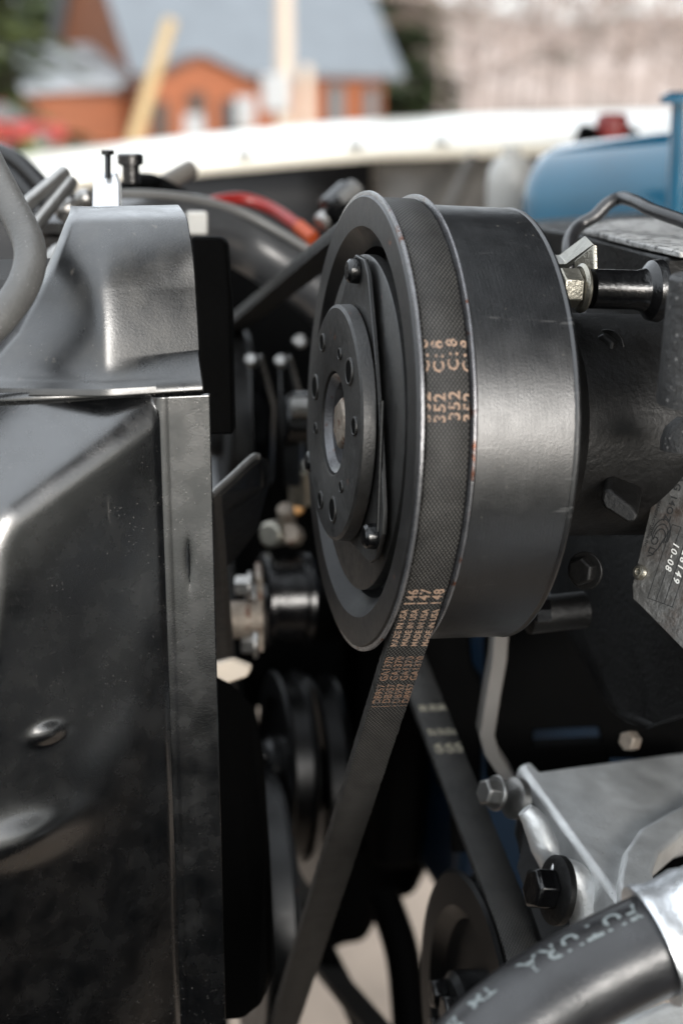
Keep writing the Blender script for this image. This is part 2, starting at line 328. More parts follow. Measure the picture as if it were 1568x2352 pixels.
pw = [HP(-4.6, -1.5, 0), HP(-0.2, -1.5, 0), HP(-0.2, -1.5, 2.05), HP(-2.35, -1.5, 2.95), HP(-4.6, -1.5, 2.05)]
mb = MB(); mb.prism(pw, hy*1.45); mesh_obj('porch', mb, 'wood_orange', house)
mb = MB()
mb.prism([HP(-2.35, -1.8, 2.97), HP(0.15, -1.8, 1.93), HP(0.15, 0.6, 1.93), HP(-2.35, 0.6, 2.97)], hz*0.14)
mb.prism([HP(-2.35, -1.8, 2.97), HP(-4.9, -1.8, 1.93), HP(-4.9, 0.6, 1.93), HP(-2.35, 0.6, 2.97)], hz*0.14)
mesh_obj('porch_roof', mb, 'wood_dark', house)
for xa, xb, za, zb, m, nm, yy in ((-3.75, -3.2, 0.2, 1.75, 'door_dark', 'door', -1.5), (-2.45, -1.65, 0.3, 1.5, 'window_glass', 'window', -1.5), (2.6, 3.2, 0.7, 2.1, 'window_pale', 'window', 0), (4.2, 4.7, 0.7, 2.0, 'window_pale', 'window', 0), (-5.1, -4.6, 0.3, 1.4, 'door_dark', 'door', -1.5)):
    mb = MB(); mb.box(H((xa+xb)/2, yy-0.03, (za+zb)/2), hx*(xb-xa)/2, hy*0.05, hz*(zb-za)/2); wn = mesh_obj(nm, mb, m, house)
    mb = MB()
    for (cx, cz, ax_, az_) in ((xa-0.05, (za+zb)/2, 0.05, (zb-za)/2+0.1), (xb+0.05, (za+zb)/2, 0.05, (zb-za)/2+0.1), ((xa+xb)/2, zb+0.05, (xb-xa)/2, 0.05), ((xa+xb)/2, za-0.05, (xb-xa)/2, 0.05)):
        mb.box(H(cx, yy-0.05, cz), hx*ax_, hy*0.05, hz*az_)
    mesh_obj('frame', mb, 'wood_dark', wn)
# posts and signs in front of the house
def post(u, vtop, dist, r, m, label, name='wooden_post', cat='post', lean=None):
    b = ground_pt(u, dist); t = V((b.x, b.y, zpx(vtop, dist)))
    if lean is not None: q = ground_pt(lean, dist); t = V((q.x, q.y, t.z))
    mb = MB(); mb.tube([b, b.lerp(t, 0.5), t], [r*1.1, r, r*0.9], 10); return b, t, mb
b, t, mb = post(655, -60, 22, 0.14, 'post_cream', '')
pt = thing('utility_pole', 'tall pale utility pole carrying a white meter box', 'pole', b)
mesh_obj('shaft', mb, 'post_cream', pt)
c = V((b.x, b.y, zpx(215, 22)))-rgt*0.13-V((fwd.x, fwd.y, 0))*0.2
mb = MB(); mb.box(c, rgt*0.2, V((fwd.x, fwd.y, 0)).normalized()*0.1, hz*0.27); mesh_obj('meter_box', mb, 'sign_white', pt, bevel=0.04)
b, t, mb = post(250, 45, 18, 0.085, 'post_yellow', '', lean=400); solo('leaning_pole', mb, 'post_yellow', 'yellow pole leaning to one side in front of the house', 'pole', origin=b)
b, t, mb = post(705, 150, 30, 0.13, 'post_cream', ''); solo('wooden_post', mb, 'post_cream', 'short thin wooden post beside the tall utility pole', 'post', origin=b)
for u, v0, lab in ((445, 262, 'low white sign board below the porch door'), (563, 222, 'white sign board beside the porch')):
    b = ground_pt(u, 34); zt = zpx(v0, 34); sg = thing('sign_board', lab, 'sign', b)
    mb = MB(); mb.box(V((b.x, b.y, zt-0.35)), rgt*0.22, V((0.05, 0.2, 0))*0.12, hz*0.35); mesh_obj('panel', mb, 'sign_white', sg, bevel=0.03)
    mb = MB(); mb.tube([b, V((b.x, b.y, zt-0.4))], 0.04, 8); mesh_obj('leg', mb, 'post_cream', sg)
# red car
def car(u, dist, heading, label, m):
    b = ground_pt(u, dist); c_ = thing('parked_car', label, 'car', b)
    ax = V((math.cos(heading), math.sin(heading), 0)); ay = V((-ax.y, ax.x, 0))
    def C(x, y, z): return b+ax*x+ay*y+hz*z
    prof = [(-2.1, 0.35), (2.1, 0.35), (2.15, 0.62), (1.95, 0.82), (1.1, 0.92), (-1.5, 0.95), (-2.1, 0.88), (-2.15, 0.6)]
    mb = MB(); mb.prism([C(x, -0.85, z) for x, z in prof], ay*1.7); mesh_obj('body', mb, m, c_, bevel=0.08, seg=3)
    cab = [(1.15, 0.91), (0.45, 1.38), (-0.9, 1.40), (-1.6, 0.94)]
    mb = MB(); mb.prism([C(x, -0.72, z) for x, z in cab], ay*1.44); mesh_obj('cabin', mb, 'window_pale', c_, bevel=0.05)
    mb = MB(); mb.prism([C(x, -0.70, z) for x, z in ((0.45, 1.385), (-0.9, 1.405), (-0.9, 1.45), (0.4, 1.43))], ay*1.4); mesh_obj('roof', mb, m, c_, bevel=0.02)
    for x in (-1.35, 1.35):
        for s in (-1, 1):
            mb = MB(); mb.lathe([(-0.1, 0.2), (-0.1, 0.3), (-0.07, 0.33), (0.07, 0.33), (0.1, 0.3), (0.1, 0.2)], C(x, s*0.8, 0.33), ay, 24, loop=True); wl = mesh_obj('wheel', mb, 'tyre', c_)
            mb = MB(); mb.lathe([(-0.06, 0.001), (-0.06, 0.2), (0.06, 0.2), (0.06, 0.001)], C(x, s*0.8, 0.33), ay, 16); mesh_obj('rim', mb, 'steel', wl)
car(-40, 42, R_(20), 'red car parked in front of the dark evergreen trees', 'car_red')
# ------------------------------------------------------------------ trees
def conifer(u, dist, h, r, label, m2='needle', n=2600, base=0.12):
    b = ground_pt(u, dist); t = thing('evergreen_tree', label, 'tree', b, None)
    mb = MB(); mb.tube([b, b+hz*h*0.5, b+hz*h*0.98], [0.22, 0.14, 0.03], 8); mesh_obj('trunk', mb, 'bark', t)
    for part, (frac, mm_) in enumerate(((0.62, 'needle'), (0.38, m2))):
        mb = MB()
        for k in range(int(n*frac)):
            tt = random.random()**0.8; z = h*(base+(1-base)*tt); rr = r*(1-tt)**0.8*(0.75+0.35*math.sin(tt*41+u))
            a = random.random()*6.283; q = rr*math.sqrt(random.uniform(0.15, 1)); c = b+V((q*math.cos(a), q*math.sin(a), z-0.25*q))
            sz = random.uniform(0.25, 0.75); d1 = V((math.cos(a), math.sin(a), random.uniform(-0.6, 0.1)))*sz; d2 = V((-math.sin(a), math.cos(a), random.uniform(-0.4, 0.4)))*sz*0.5
            k0 = len(mb.v); mb.v += [tuple(c-d2), tuple(c+d1), tuple(c+d2), tuple(c-d1*0.6)]; mb.f.append((k0, k0+1, k0+2, k0+3))
        mesh_obj('crown', mb, mm_, t, kind='stuff')
conifer(-95, 44, 15, 4.2, 'broad evergreen tree with pale olive boughs left of the house', 'needle_light', 4200, 0.02)
conifer(25, 66, 17, 5.0, 'tall evergreen tree behind the low wing of the house', 'needle_light', 5200, 0.02)
conifer(140, 74, 19, 4.6, 'dark evergreen tree rising behind the house gable', 'needle', 5200, 0.02)
conifer(-60, 80, 18, 5.0, 'dark evergreen tree beyond the parked red car', 'needle', 4200, 0.02)
conifer(925, 66, 16, 2.7, 'dark evergreen tree at the far end of the house roof', 'needle', 4200, 0.02)
conifer(880, 78, 20, 3.4, 'dark evergreen tree rising behind the grey roof', 'needle', 4200, 0.02)
conifer(985, 80, 7, 1.9, 'small evergreen tree at the edge of the bare woods', 'needle_light', 1800)
def bare_tree(u, dist, h, label, seed, spread=1.0):
    rnd = random.Random(seed); b = ground_pt(u, dist); t = thing('bare_tree', label, 'tree', b, 'bare trees in the woods')
    mt = MB(); mc = MB()
    def br(p, d, L, r, dep):
        q = p+d*L; seg = 6 if dep < 2 else 3
        (mt if dep < 2 else mc).tube([p, p.lerp(q, 0.5)+V((rnd.uniform(-1, 1), rnd.uniform(-1, 1), 0))*L*0.05, q], [r, r*0.8, r*0.6], seg, caps=False, sub=1)
        if dep >= 4: return
        for k in range(4 if dep else 7):
            f = rnd.uniform(0.3, 1.0); a = rnd.uniform(0, 6.283); tl = rnd.uniform(0.7, 2.4)*spread
            nd = (d+V((math.cos(a)*tl, math.sin(a)*tl, rnd.uniform(-0.5, 0.5)))).normalized()
            br(p.lerp(q, f), nd, L*rnd.uniform(0.42, 0.62), r*0.55, dep+1)
    br(b, V((rnd.uniform(-0.06, 0.06), rnd.uniform(-0.06, 0.06), 1)), h*0.42, 0.085, 0)
    mesh_obj('trunk', mt, 'bark_pale', t); mesh_obj('crown', mc, ('twig', 'twig_brown', 'twig')[seed % 3], t, kind='stuff')
bt = [(1010, 62, 9), (1060, 74, 12), (1105, 58, 9), (1150, 70, 13), (1200, 80, 14), (1235, 60, 10), (1290, 72, 13), (1335, 62, 11), (1385, 78, 14), (1430, 60, 10), (1480, 70, 13), (1530, 64, 11), (1580, 76, 13), (1640, 62, 11), (1130, 88, 14), (1260, 90, 15), (1400, 90, 15), (1540, 90, 15), (960, 88, 12), (1700, 80, 13)]
for i, (u, d, h) in enumerate(bt): bare_tree(u, d, h*1.55, 'leafless pale brown tree in the woods beyond the lot', 100+i)
# ================================================================== truck body
def sweep(fn, xs, m, name, parent, **k):
    mb = MB(); mb.quad_strip([fn(x) for x in xs], closed=False); return mesh_obj(name, mb, m, parent, **k)
FY = 0.92
fend = thing('far_fender', 'white painted truck fender on the far side of the engine bay', 'fender', (0.2, FY, 0.5))
def rise(x): return max(0, x+0.6)*0.022
def lerp_tab(tab, x):
    if x <= tab[0][0]: a, b = tab[0], tab[1]
    elif x >= tab[-1][0]: a, b = tab[-2], tab[-1]
    else: a, b = next((tab[k], tab[k+1]) for k in range(len(tab)-1) if tab[k][0] <= x <= tab[k+1][0])
    return a[1]+(b[1]-a[1])*(x-a[0])/(b[0]-a[0])
EDGE = [(q.x, q.z) for q in (PY(u, v, FY) for u, v in ((110, 420), (300, 397), (560, 372), (870, 347), (1230, 338), (1568, 330)))]
CROWN = [(q.x, q.z) for q in (PY(u, v, FY+0.2) for u, v in ((60, 352), (400, 313), (800, 275), (1150, 258), (1568, 247)))]
def fprof(x):
    z0 = lerp_tab(EDGE, x); zc = max(lerp_tab(CROWN, x), z0+0.004)
    def zz(t): return z0+(zc-z0)*t
    pts = [(FY, z0-0.008), (FY, z0), (FY+0.005, zz(0.12)), (FY+0.05, zz(0.42)), (FY+0.11, zz(0.78)), (FY+0.2, zc), (FY+0.28, zz(0.85)), (FY+0.35, zz(0.3)-0.01), (FY+0.40, z0-0.06), (FY+0.42, z0-0.16), (FY+0.43, z0-0.35)]
    return [V((x, y, z)) for y, z in pts]
sweep(fprof, [-0.75+0.05*i for i in range(36)], 'white_paint', 'fender_skin', fend, solid=0.002, smooth=50)
def apron(x0, x1, m, nm, dy=0.0, zb=0.70):
    mb = MB(); n = 14; rings = []
    for i in range(n+1):
        x = x0+(x1-x0)*i/n; zt = fprof(x)[0].z+0.004
        rings.append([V((x, FY+0.004+dy, zt)), V((x, FY+0.004+dy, zt-0.03)), V((x, FY-0.01+dy, zt-0.05)), V((x, FY-0.05+dy+0.015*math.sin(i*0.8), (zt+zb)/2)), V((x, FY-0.10+dy, zb))])
    mb.quad_strip(rings, closed=False); return mesh_obj(nm, mb, m, fend, solid=0.002, smooth=50)
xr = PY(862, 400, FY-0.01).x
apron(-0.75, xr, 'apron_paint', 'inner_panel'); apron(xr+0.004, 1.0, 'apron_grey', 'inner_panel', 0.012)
mb = MB(); mb.box(V((xr, FY-0.03, 0.98)), V((0.006, 0, 0)), V((0, 0.012, 0)), V((0, 0.004, 0.085))); mesh_obj('rib', mb, 'pale_plastic', fend, bevel=0.003)
a, b = PY(1085, 365, FY-0.03), PY(1030, 490, FY-0.08); mb = MB(); mb.tube([a, a.lerp(b, 0.5), b], 0.006, 10); mesh_obj('strut', mb, 'apron_grey', fend)
for u in (560, 815, 1010):
    q = PY(u, 345, FY+0.01); q.z = fprof(q.x)[2].z; mb = MB(); mb.hexa(q, (0, 0, 1), 0.007, 0.006); mesh_obj('bolt', mb, 'steel', fend)
# near fender, just under the photographer's hands
nf = thing('near_fender', 'white painted truck fender on the near side of the engine bay', 'fender', (0.2, -0.62, 0.5))
def nprof(x): return [V((x, y, z+rise(x))) for y, z in ((-0.45, 0.65), (-0.455, 0.835), (-0.47, 0.85), (-0.57, 0.895), (-0.68, 0.965), (-0.78, 1.03), (-0.85, 1.05), (-0.90, 1.02), (-0.93, 0.90), (-0.94, 0.65), (-0.94, 0.35))]
sweep(nprof, [-0.75+0.05*i for i in range(36)], 'white_paint', 'fender_skin', nf, solid=-0.002, smooth=50)
mb = MB(); mb.quad_strip([[V((-0.75, -0.448, 0.83)), V((-0.75, -0.36, 0.25))], [V((1.0, -0.448, 0.85)), V((1.0, -0.36, 0.25))]], closed=False); mesh_obj('inner_panel', mb, 'black_dull', nf, solid=0.002)
# raised hood over the bay, hinged at the cowl
hood = thing('raised_hood', 'raised truck hood with black underside above the engine bay', 'hood', (1.05, 0.25, 1.12))
HA = R_(36)
def HD_(s, y, o): return V((1.05-s*math.cos(HA)+o*math.sin(HA)*-1, y, 1.12+s*math.sin(HA)-o*math.cos(HA)*1))
mb = MB(); mb.quad_strip([[HD_(1.11*i/6, -0.86+2.16*j/6, -0.02-0.03*math.sin(math.pi*j/6)) for j in range(7)] for i in range(7)], closed=False); mesh_obj('hood_skin', mb, 'white_paint', hood, solid=0.002)
mb = MB(); mb.quad_strip([[HD_(0.04+1.03*i/6, -0.80+2.04*j/6, 0.012) for j in range(7)] for i in range(7)], closed=False); mesh_obj('insulation', mb, 'black_dull', hood, solid=0.01)
# cowl / firewall at the back of the bay, cross member under the radiator
mb = MB(); mb.abox(1.05, 1.08, -0.6, 1.1, 0.45, 1.10); solo('firewall', mb, 'apron_paint', 'dark painted firewall closing the back of the engine bay', 'firewall')
mb = MB(); mb.abox(-0.48, -0.40, -0.4, 0.9, 0.42, 0.58); solo('cross_member', mb, 'black_dull', 'black steel cross member under the radiator', 'beam', bevel=0.01)
mb = MB(); mb.abox(-0.47, -0.45, -0.46, 0.95, 0.40, 1.02); solo('added_radiator_support', mb, 'black_dull', 'black sheet radiator support panel added across the front to block light', 'panel', bevel=0.004)  # out of view, added to block light coming in from the front
rad = thing('radiator', 'black radiator standing in front of the fan shroud', 'radiator', (-0.33, 0.25, 0.58))
mb = MB(); mb.abox(-0.36, -0.31, -0.1, 0.62, 0.60, 1.0); mesh_obj('core', mb, 'black_dull', rad, bevel=0.004)
mb = MB(); mb.abox(-0.37, -0.30, -0.11, 0.63, 1.0, 1.04); mesh_obj('top_tank', mb, 'black_gloss', rad, bevel=0.012)
# ================================================================== engine
blk = thing('engine_block', 'blue painted engine block deep in the bay', 'engine', (0.45, 0.32, 0.74))
mb = MB(); mb.prism([E(0.115, 0.19, -0.30), E(0.75, 0.19, -0.30), E(0.75, 0.19, -0.13), E(0.115, 0.19, -0.13)], ey*0.42); mesh_obj('block', mb, 'blue_block_shaded', blk, bevel=0.012)
mb = MB(); mb.prism([E(0.085, 0.24, -0.29), E(0.113, 0.24, -0.29), E(0.113, 0.24, -0.14), E(0.085, 0.24, -0.14)], ey*0.30); mesh_obj('timing_cover', mb, 'black_dull', blk, bevel=0.008)
# valve cover: rounded glossy blue
a, b = P(1236, 412, 0.86), P(1640, 372, 0.80)
d = (b-a).normalized(); L = (b-a).length; sd_ = V((-d.y, d.x, 0)).normalized()
vc = thing('valve_cover', 'glossy blue valve cover with a broad rounded top', 'valve cover', a.lerp(b, 0.5)-hz*0.03)
prof = [(-0.034, -0.024)]+[(-0.034*math.cos(R_(a_)), -0.012+0.0315*math.sin(R_(a_))) for a_ in range(0, 181, 12)]+[(0.034, -0.024)]
mb = MB(); nst = [(0.0, 0.55), (0.003, 0.8), (0.008, 0.94), (0.016, 1.0), (L, 1.0)]
mb.quad_strip([[a+d*t+sd_*y*k+hz*((z+0.024)*k-0.024) for y, z in prof] for t, k in nst], closed=True, caps=True); mesh_obj('cover', mb, 'blue_paint', vc, smooth=40)
mb = MB(); mb.prism([a+d*(-0.006)+sd_*-0.042-hz*0.036, b+sd_*-0.042-hz*0.036, b+sd_*0.042-hz*0.036, a+d*(-0.006)+sd_*0.042-hz*0.036], hz*0.009); mesh_obj('flange', mb, 'blue_paint', vc, bevel=0.002)
mb = MB(); q = P(1555, 445, 0.74); mb.tube([q-hz*0.03, q+hz*0.02, V((q.x, q.y, zpx(235, 0.72)))], 0.006, 12); mb.lathe([(0, 0.012), (0.004, 0.012), (0.006, 0.008)], V((q.x, q.y, zpx(238, 0.72))), (0, 0, 1), 20)
solo('blue_standpipe', mb, 'blue_paint', 'light blue upright pipe beside the valve cover', 'pipe')
# ------------------------------------------------------------------ A/C compressor with clutch
cmp_ = thing('compressor', 'black air conditioning compressor with a large belt driven clutch pulley', 'compressor', E(0.09, 0, -0.08))
def lat(prof, name, m, parent, x0=0, cy=0, cz=0, seg=128, loop=True, **k):
    mb = MB(); mb.lathe([(a*1e-3, b*1e-3) for a, b in prof], E(x0*1e-3, cy*1e-3, cz*1e-3), ex, seg, loop=loop); return mesh_obj(name, mb, m, parent, **k)
pul = lat([(0, 57.2), (0.25, 57.0), (5.0, 51.6), (11.5, 51.0), (11.5, 18), (13.5, 18), (13.5, 60), (2.2, 60), (1.9, 64.6), (1.55, 65.6), (0.5, 65.9), (0, 65.4)], 'pulley', 'pulley_paint', cmp_, smooth=30)
lat([(0.55, 65.0), (0.55, 66.6), (0.75, 67.1), (1.35, 67.2), (1.65, 66.9), (1.65, 65.0)], 'front_flange', 'rim_edge', pul)
lat([(14.4, 61), (14.4, 65.8), (14.7, 66.7), (15.2, 66.8), (15.6, 66.2), (15.9, 61)], 'rear_flange', 'rim_edge', pul)
lat([(13.6, 60.2), (13.6, 40), (15.6, 40), (15.6, 60.2)], 'groove_wall', 'pulley_paint', pul)
lat([(16.0, 50), (16.0, 63.4), (16.6, 64.0), (42.9, 64.0), (43.1, 63.8), (43.4, 64.0), (44.0, 64.2), (44.6, 64.0), (44.9, 63.4), (44.9, 50)], 'coil_housing', 'coil_paint', cmp_, smooth=25)
arm = lat([(1.2, 20), (1.2, 48.6), (1.6, 49.2), (4.4, 49.2), (4.4, 20)], 'armature', 'clutch_plate', cmp_)
# triangular spring plate with three rivets
ANG = [88, -32, 208]
mb = MB(); poly = []
for k in range(3):
    a0 = R_(ANG[k]); a1 = R_(ANG[(k+2) % 3] if False else ANG[k]-60)
    for da, r in ((13, 46.5), (6, 49.0), (-6, 49.0), (-13, 46.5)):
        poly.append((r*math.cos(a0+R_(da)), r*math.sin(a0+R_(da))))
    for da, r in ((-38, 36), (-60, 33.5), (-82, 36)):
        poly.append((r*math.cos(a0+R_(da)), r*math.sin(a0+R_(da))))
mb.prism([E(-0.0016, -y*1e-3, z*1e-3) for y, z in poly], ex*0.0014); sp = mesh_obj('spring_plate', mb, 'clutch_plate', cmp_, bevel=0.0003)
for k in ANG:
    a0 = R_(k); q = E(-0.0017, -0.0447*math.cos(a0), 0.0447*math.sin(a0))
    mb = MB(); mb.lathe([(0, 0.0036), (0.0004, 0.0037), (0.0026, 0.0034), (0.0034, 0.0026), (0.0036, 0.0001)], q, -ex, 24); mesh_obj('rivet', mb, 'black_gloss', sp)
hub = lat([(-6.2, 15.3), (-6.4, 15.8), (-6.4, 33.6), (-5.8, 34.6), (-2.4, 34.8), (-2.0, 34.2), (-1.7, 15.3)], 'hub_disc', 'clutch_plate', cmp_, smooth=25)
for k in range(3):      # threaded puller holes and locating holes, each a dark bore with its lip
    for da, r, rad in ((18, 25.5, 3.6), (-18, 27.5, 2.5), (48, 22.0, 1.6)):
        a0 = R_(ANG[k]-60+da); q = E(-0.0066, -r*1e-3*math.cos(a0), r*1e-3*math.sin(a0))
        mb = MB(); mb.lathe([(0, rad*1.12e-3), (0.0003, rad*1.1e-3), (0.0004, rad*0.95e-3), (0.0002, rad*0.85e-3), (-0.0006, rad*0.85e-3), (-0.0006, rad*1.12e-3)], q, -ex, 28, loop=True); lp_ = mesh_obj('hole_lip', mb, 'clutch_plate', hub)
        mb = MB(); mb.lathe([(0, rad*0.9e-3), (0.00025, rad*0.9e-3)], q, -ex, 24); mesh_obj('bore', mb, 'black_dull', hub)
lat([(-5.0, 15.4), (-5.6, 14.6), (-3.6, 12.2), (6.4, 12.0), (6.4, 15.4)], 'hub_bore', 'rim_edge', hub)
lat([(3.2, 0.05), (3.2, 12.1), (4.5, 12.1)], 'hub_floor', 'black_dull', hub, loop=False)
mb = MB(); mb.lathe([(-0.0008, 0.0098), (0.0002, 0.0108), (0.0012, 0.0108), (0.0012, 0.006)], E(0.0025, 0, 0), -ex, 40); mesh_obj('washer', mb, 'rusty_steel', hub)
mb = MB(); mb.hexa(E(0.0015, 0, 0), -ex, 0.0078, 0.0062, cup=False); mesh_obj('shaft_nut', mb, 'rusty_steel', hub, bevel=0.0004)
# spring leaf showing as a bright line beside the hub
a0, a1 = E(-0.0019, -0.0375, 0.014), E(-0.0017, -0.0405, -0.0215)
mb = MB(); mb.tube([a0, a0.lerp(a1, 0.5), a1], 0.0006, 8); mesh_obj('leaf_spring', mb, 'black_gloss', sp)
# body
lat([(47.0, 20), (47.0, 45), (50, 46), (54, 38), (60, 34), (118, 34), (122, 30), (122, 20)], 'body', 'cast_black', cmp_, loop=False, smooth=30)
# head block with the flat dusty top
ZT = 1.107
tp = [PZ(1203, 517, ZT), PZ(1300, 532, ZT), PZ(1420, 562, ZT), PZ(1528, 592, ZT), PZ(1720, 590, ZT), PZ(1660, 492, ZT), PZ(1400, 497, ZT)]
mb = MB(); mb.prism(tp, V((0.004, 0.004, -0.045))); mesh_obj('head', mb, 'cast_black', cmp_, bevel=0.0012)
sh = [PZ(1330, 522, ZT+0.0025), PZ(1450, 553, ZT+0.0025), PZ(1560, 577, ZT+0.0025), PZ(1700, 577, ZT+0.0025), PZ(1600, 497, ZT+0.0025), PZ(1400, 505, ZT+0.0025)]
mb = MB(); mb.prism([q-hz*0.002 for q in sh], hz*0.002); mesh_obj('cover_plate', mb, 'label_sheet', cmp_, bevel=0.0005)
c = P(1642, 760, 0.355); zt_, zb_ = P(1600, 628, 0.355).z, P(1600, 935, 0.355).z
mb = MB(); mb.lathe([(zb_-c.z, 0.0135), (zt_-c.z-0.001, 0.0122), (zt_-c.z, 0.0112), (zt_-c.z, 0.0001)], c, (0, 0, 1), 48); mesh_obj('head_boss', mb, 'cast_dusty', cmp_, smooth=40)
c = P(1600, 1010, 0.375); mb = MB(); mb.lathe([(-0.003, 0.0095), (0.0, 0.0095), (0.003, 0.0085), (0.0055, 0.006), (0.0065, 0.0001)], c, (0.05, 0.1, 1), 40); mesh_obj('port_cap', mb, 'cast_dusty', cmp_, smooth=60)
# crankcase
cc = [P(1345, 1180, 0.505), P(1440, 930, 0.495), P(1540, 900, 0.465), P(1700, 900, 0.445), P(1700, 1640, 0.445), P(1480, 1690, 0.465), P(1400, 1660, 0.485), P(1340, 1500, 0.505)]
mb = MB(); mb.prism(cc, V((0.02, 0.10, 0.0))); mesh_obj('crankcase', mb, 'cast_black', cmp_, bevel=0.006, seg=4)
# lug
n, hit = plane_frame(P(1380, 1120, 0.400), P(1500, 1150, 0.396), P(1430, 1200, 0.398))
lg = [(1378, 1150), (1382, 1128), (1398, 1121), (1455, 1168), (1466, 1184), (1458, 1200), (1440, 1203), (1385, 1168)]
mb = MB(); mb.prism([hit(u, v) for u, v in lg], V((0.016, 0.03, 0.006))); mesh_obj('lug', mb, 'cast_black', cmp_, bevel=0.0012, seg=3)
q0, q1 = P(1205, 1415, 0.46), P(1340, 1400, 0.465)
mb = MB(); mb.lathe([(0, 0.0045), (0.001, 0.006), ((q1-q0).length, 0.006)], q0, q1-q0, 32); mesh_obj('through_bolt', mb, 'cast_black', cmp_)
mb = MB(); mb.hexa(P(1262, 1405, 0.452), P(1200, 1408, 0.452)-P(1262, 1405, 0.452), 0.004, 0.005); mesh_obj('bolt', mb, 'black_gloss', cmp_)
for (u0, v0, u1, v1, r, dd) in ((1335, 905, 1520, 868, 0.0035, 0.445), (1340, 1020, 1500, 1000, 0.003, 0.45)):
    q0, q1 = P(u0, v0, dd), P(u1, v1, dd-0.015); mb = MB(); mb.tube([q0, q0.lerp(q1, 0.5), q1], [r, r, r*1.3], 12); mesh_obj('rib', mb, 'cast_black', cmp_)
for pg, dd, vec in (([(1332, 752), (1430, 760), (1462, 792), (1455, 838), (1332, 846)], 0.418, (0.012, 0.03, 0.002)), ([(1325, 858), (1500, 850), (1522, 872), (1515, 905), (1325, 912)], 0.422, (0.006, 0.03, 0)), ([(1318, 960), (1400, 945), (1440, 985), (1420, 1060), (1330, 1075)], 0.428, (0.01, 0.03, 0))):
    mb = MB(); mb.prism([P(u, v, dd) for u, v in pg], V(vec)); mesh_obj('casting_web', mb, 'cast_black', cmp_, bevel=0.002, seg=3)
for u, v in ((1395, 800), (1360, 1010), (1345, 1310)):
    q = P(u, v, 0.415); mb = MB(); mb.hexa(q, V((-0.75, -0.6, 0.15)), 0.0042, 0.0045); mb.lathe([(0, 0.0056), (0.001, 0.0056)], q, V((-0.75, -0.6, 0.15)), 24); mesh_obj('bolt', mb, 'cast_black', cmp_, bevel=0.0003)
# maker's plate
n, hit = plane_frame(P(1520, 1045, 0.418), P(1445, 1370, 0.418), P(1640, 1560, 0.396))
pl = [(1517, 1062), (1545, 1034), (1700, 1120), (1700, 1620), (1590, 1515), (1470, 1392), (1452, 1376), (1450, 1345)]
mb = MB(); mb.prism([hit(u, v) for u, v in pl], -n*0.0012); plate = mesh_obj('maker_plate', mb, 'plate_metal', cmp_, bevel=0.0003)
for u, v in ((1520, 1097), (1471, 1315)):
    q = hit(u, v); mb = MB(); mb.lathe([(0, 0.0022), (0.0008, 0.0023), (0.0017, 0.0018), (0.0019, 0.001), (0.0013, 0.0007), (0.0011, 0.0001)], q, n, 24); mesh_obj('rivet', mb, 'zinc', plate)
A_, B_ = hit(1568, 1100, 0.0001), hit(1478, 1375, 0.0001)
td = (B_-A_).normalized(); tu = td.cross(n)
if tu.dot(rgt) < 0: tu = -tu
def ptext(txt, u, v, size, m, off=0.00012, sp=1.0, slant=0.0):
    o = hit(u, v, off); mb = MB(); add_text(mb, txt, size, lambda x, y: o+td*(x+slant*y)+tu*y, sp); return mesh_obj('lettering', mb, m, plate)
ptext('AG 14OZ', 1556, 1092, 0.0030, 'plate_ink', sp=1.15)
ptext('MANUFACTURING INC', 1512, 1148, 0.0013, 'plate_ink', sp=1.1)
ptext('10-08', 1547, 1243, 0.0030, 'plate_scratch', sp=1.25, slant=0.25)
ptext('28149', 1568, 1262, 0.0030, 'plate_scratch', sp=1.35, slant=0.25)
o = hit(1512, 1235, 0.00012); mb = MB()       # script emblem: nested swooshes
def stroke(mb, pts, wd, o, off=0.0):
    q = [o+td*a+tu*b for a, b in pts]
    for i in range(len(q)-1):
        dd = (q[i+1]-q[i]).normalized(); sdv = dd.cross(n)*wd; k = len(mb.v)
        mb.v += [tuple(q[i]-sdv+n*off), tuple(q[i+1]-sdv+n*off), tuple(q[i+1]+sdv+n*off), tuple(q[i]+sdv+n*off)]; mb.f.append((k, k+1, k+2, k+3))
for k in range(3):
    r1, r2 = 0.0058-0.0011*k, 0.0030-0.0006*k
    stroke(mb, [(-0.001+r1*math.cos(a)*0.8+0.0006*k, r2*math.sin(a)+0.0002) for a in [R_(70+i*12) for i in range(19)]], 0.00016, o)
stroke(mb, [(-0.0035, 0.0028), (0.003, 0.0008), (0.0048, -0.0002)], 0.00022, o)
stroke(mb, [(0.0012+0.0011*math.cos(a), -0.001+0.001*math.sin(a)) for a in [R_(i*30) for i in range(13)]], 0.00018, o)
stroke(mb, [(0.0035, 0.0), (0.0035, -0.0018), (0.005, -0.0018), (0.005, 0.0002), (0.0062, -0.0018)], 0.00018, o)
mesh_obj('emblem', mb, 'plate_ink', plate)
mb = MB(); o = hit(1549, 1215, 0.00011)        # ruled boxes
for b0 in (-0.0013, 0.0016, 0.0044, 0.0072): stroke(mb, [(-0.001, b0), (0.0215, b0-0.0002)], 0.0001, o)
stroke(mb, [(-0.001, -0.0013), (-0.001, 0.0016)], 0.0001, o); stroke(mb, [(0.0215, -0.0015), (0.0215, 0.0074)], 0.0001, o)
mesh_obj('ruled_box', mb, 'plate_ink', plate)
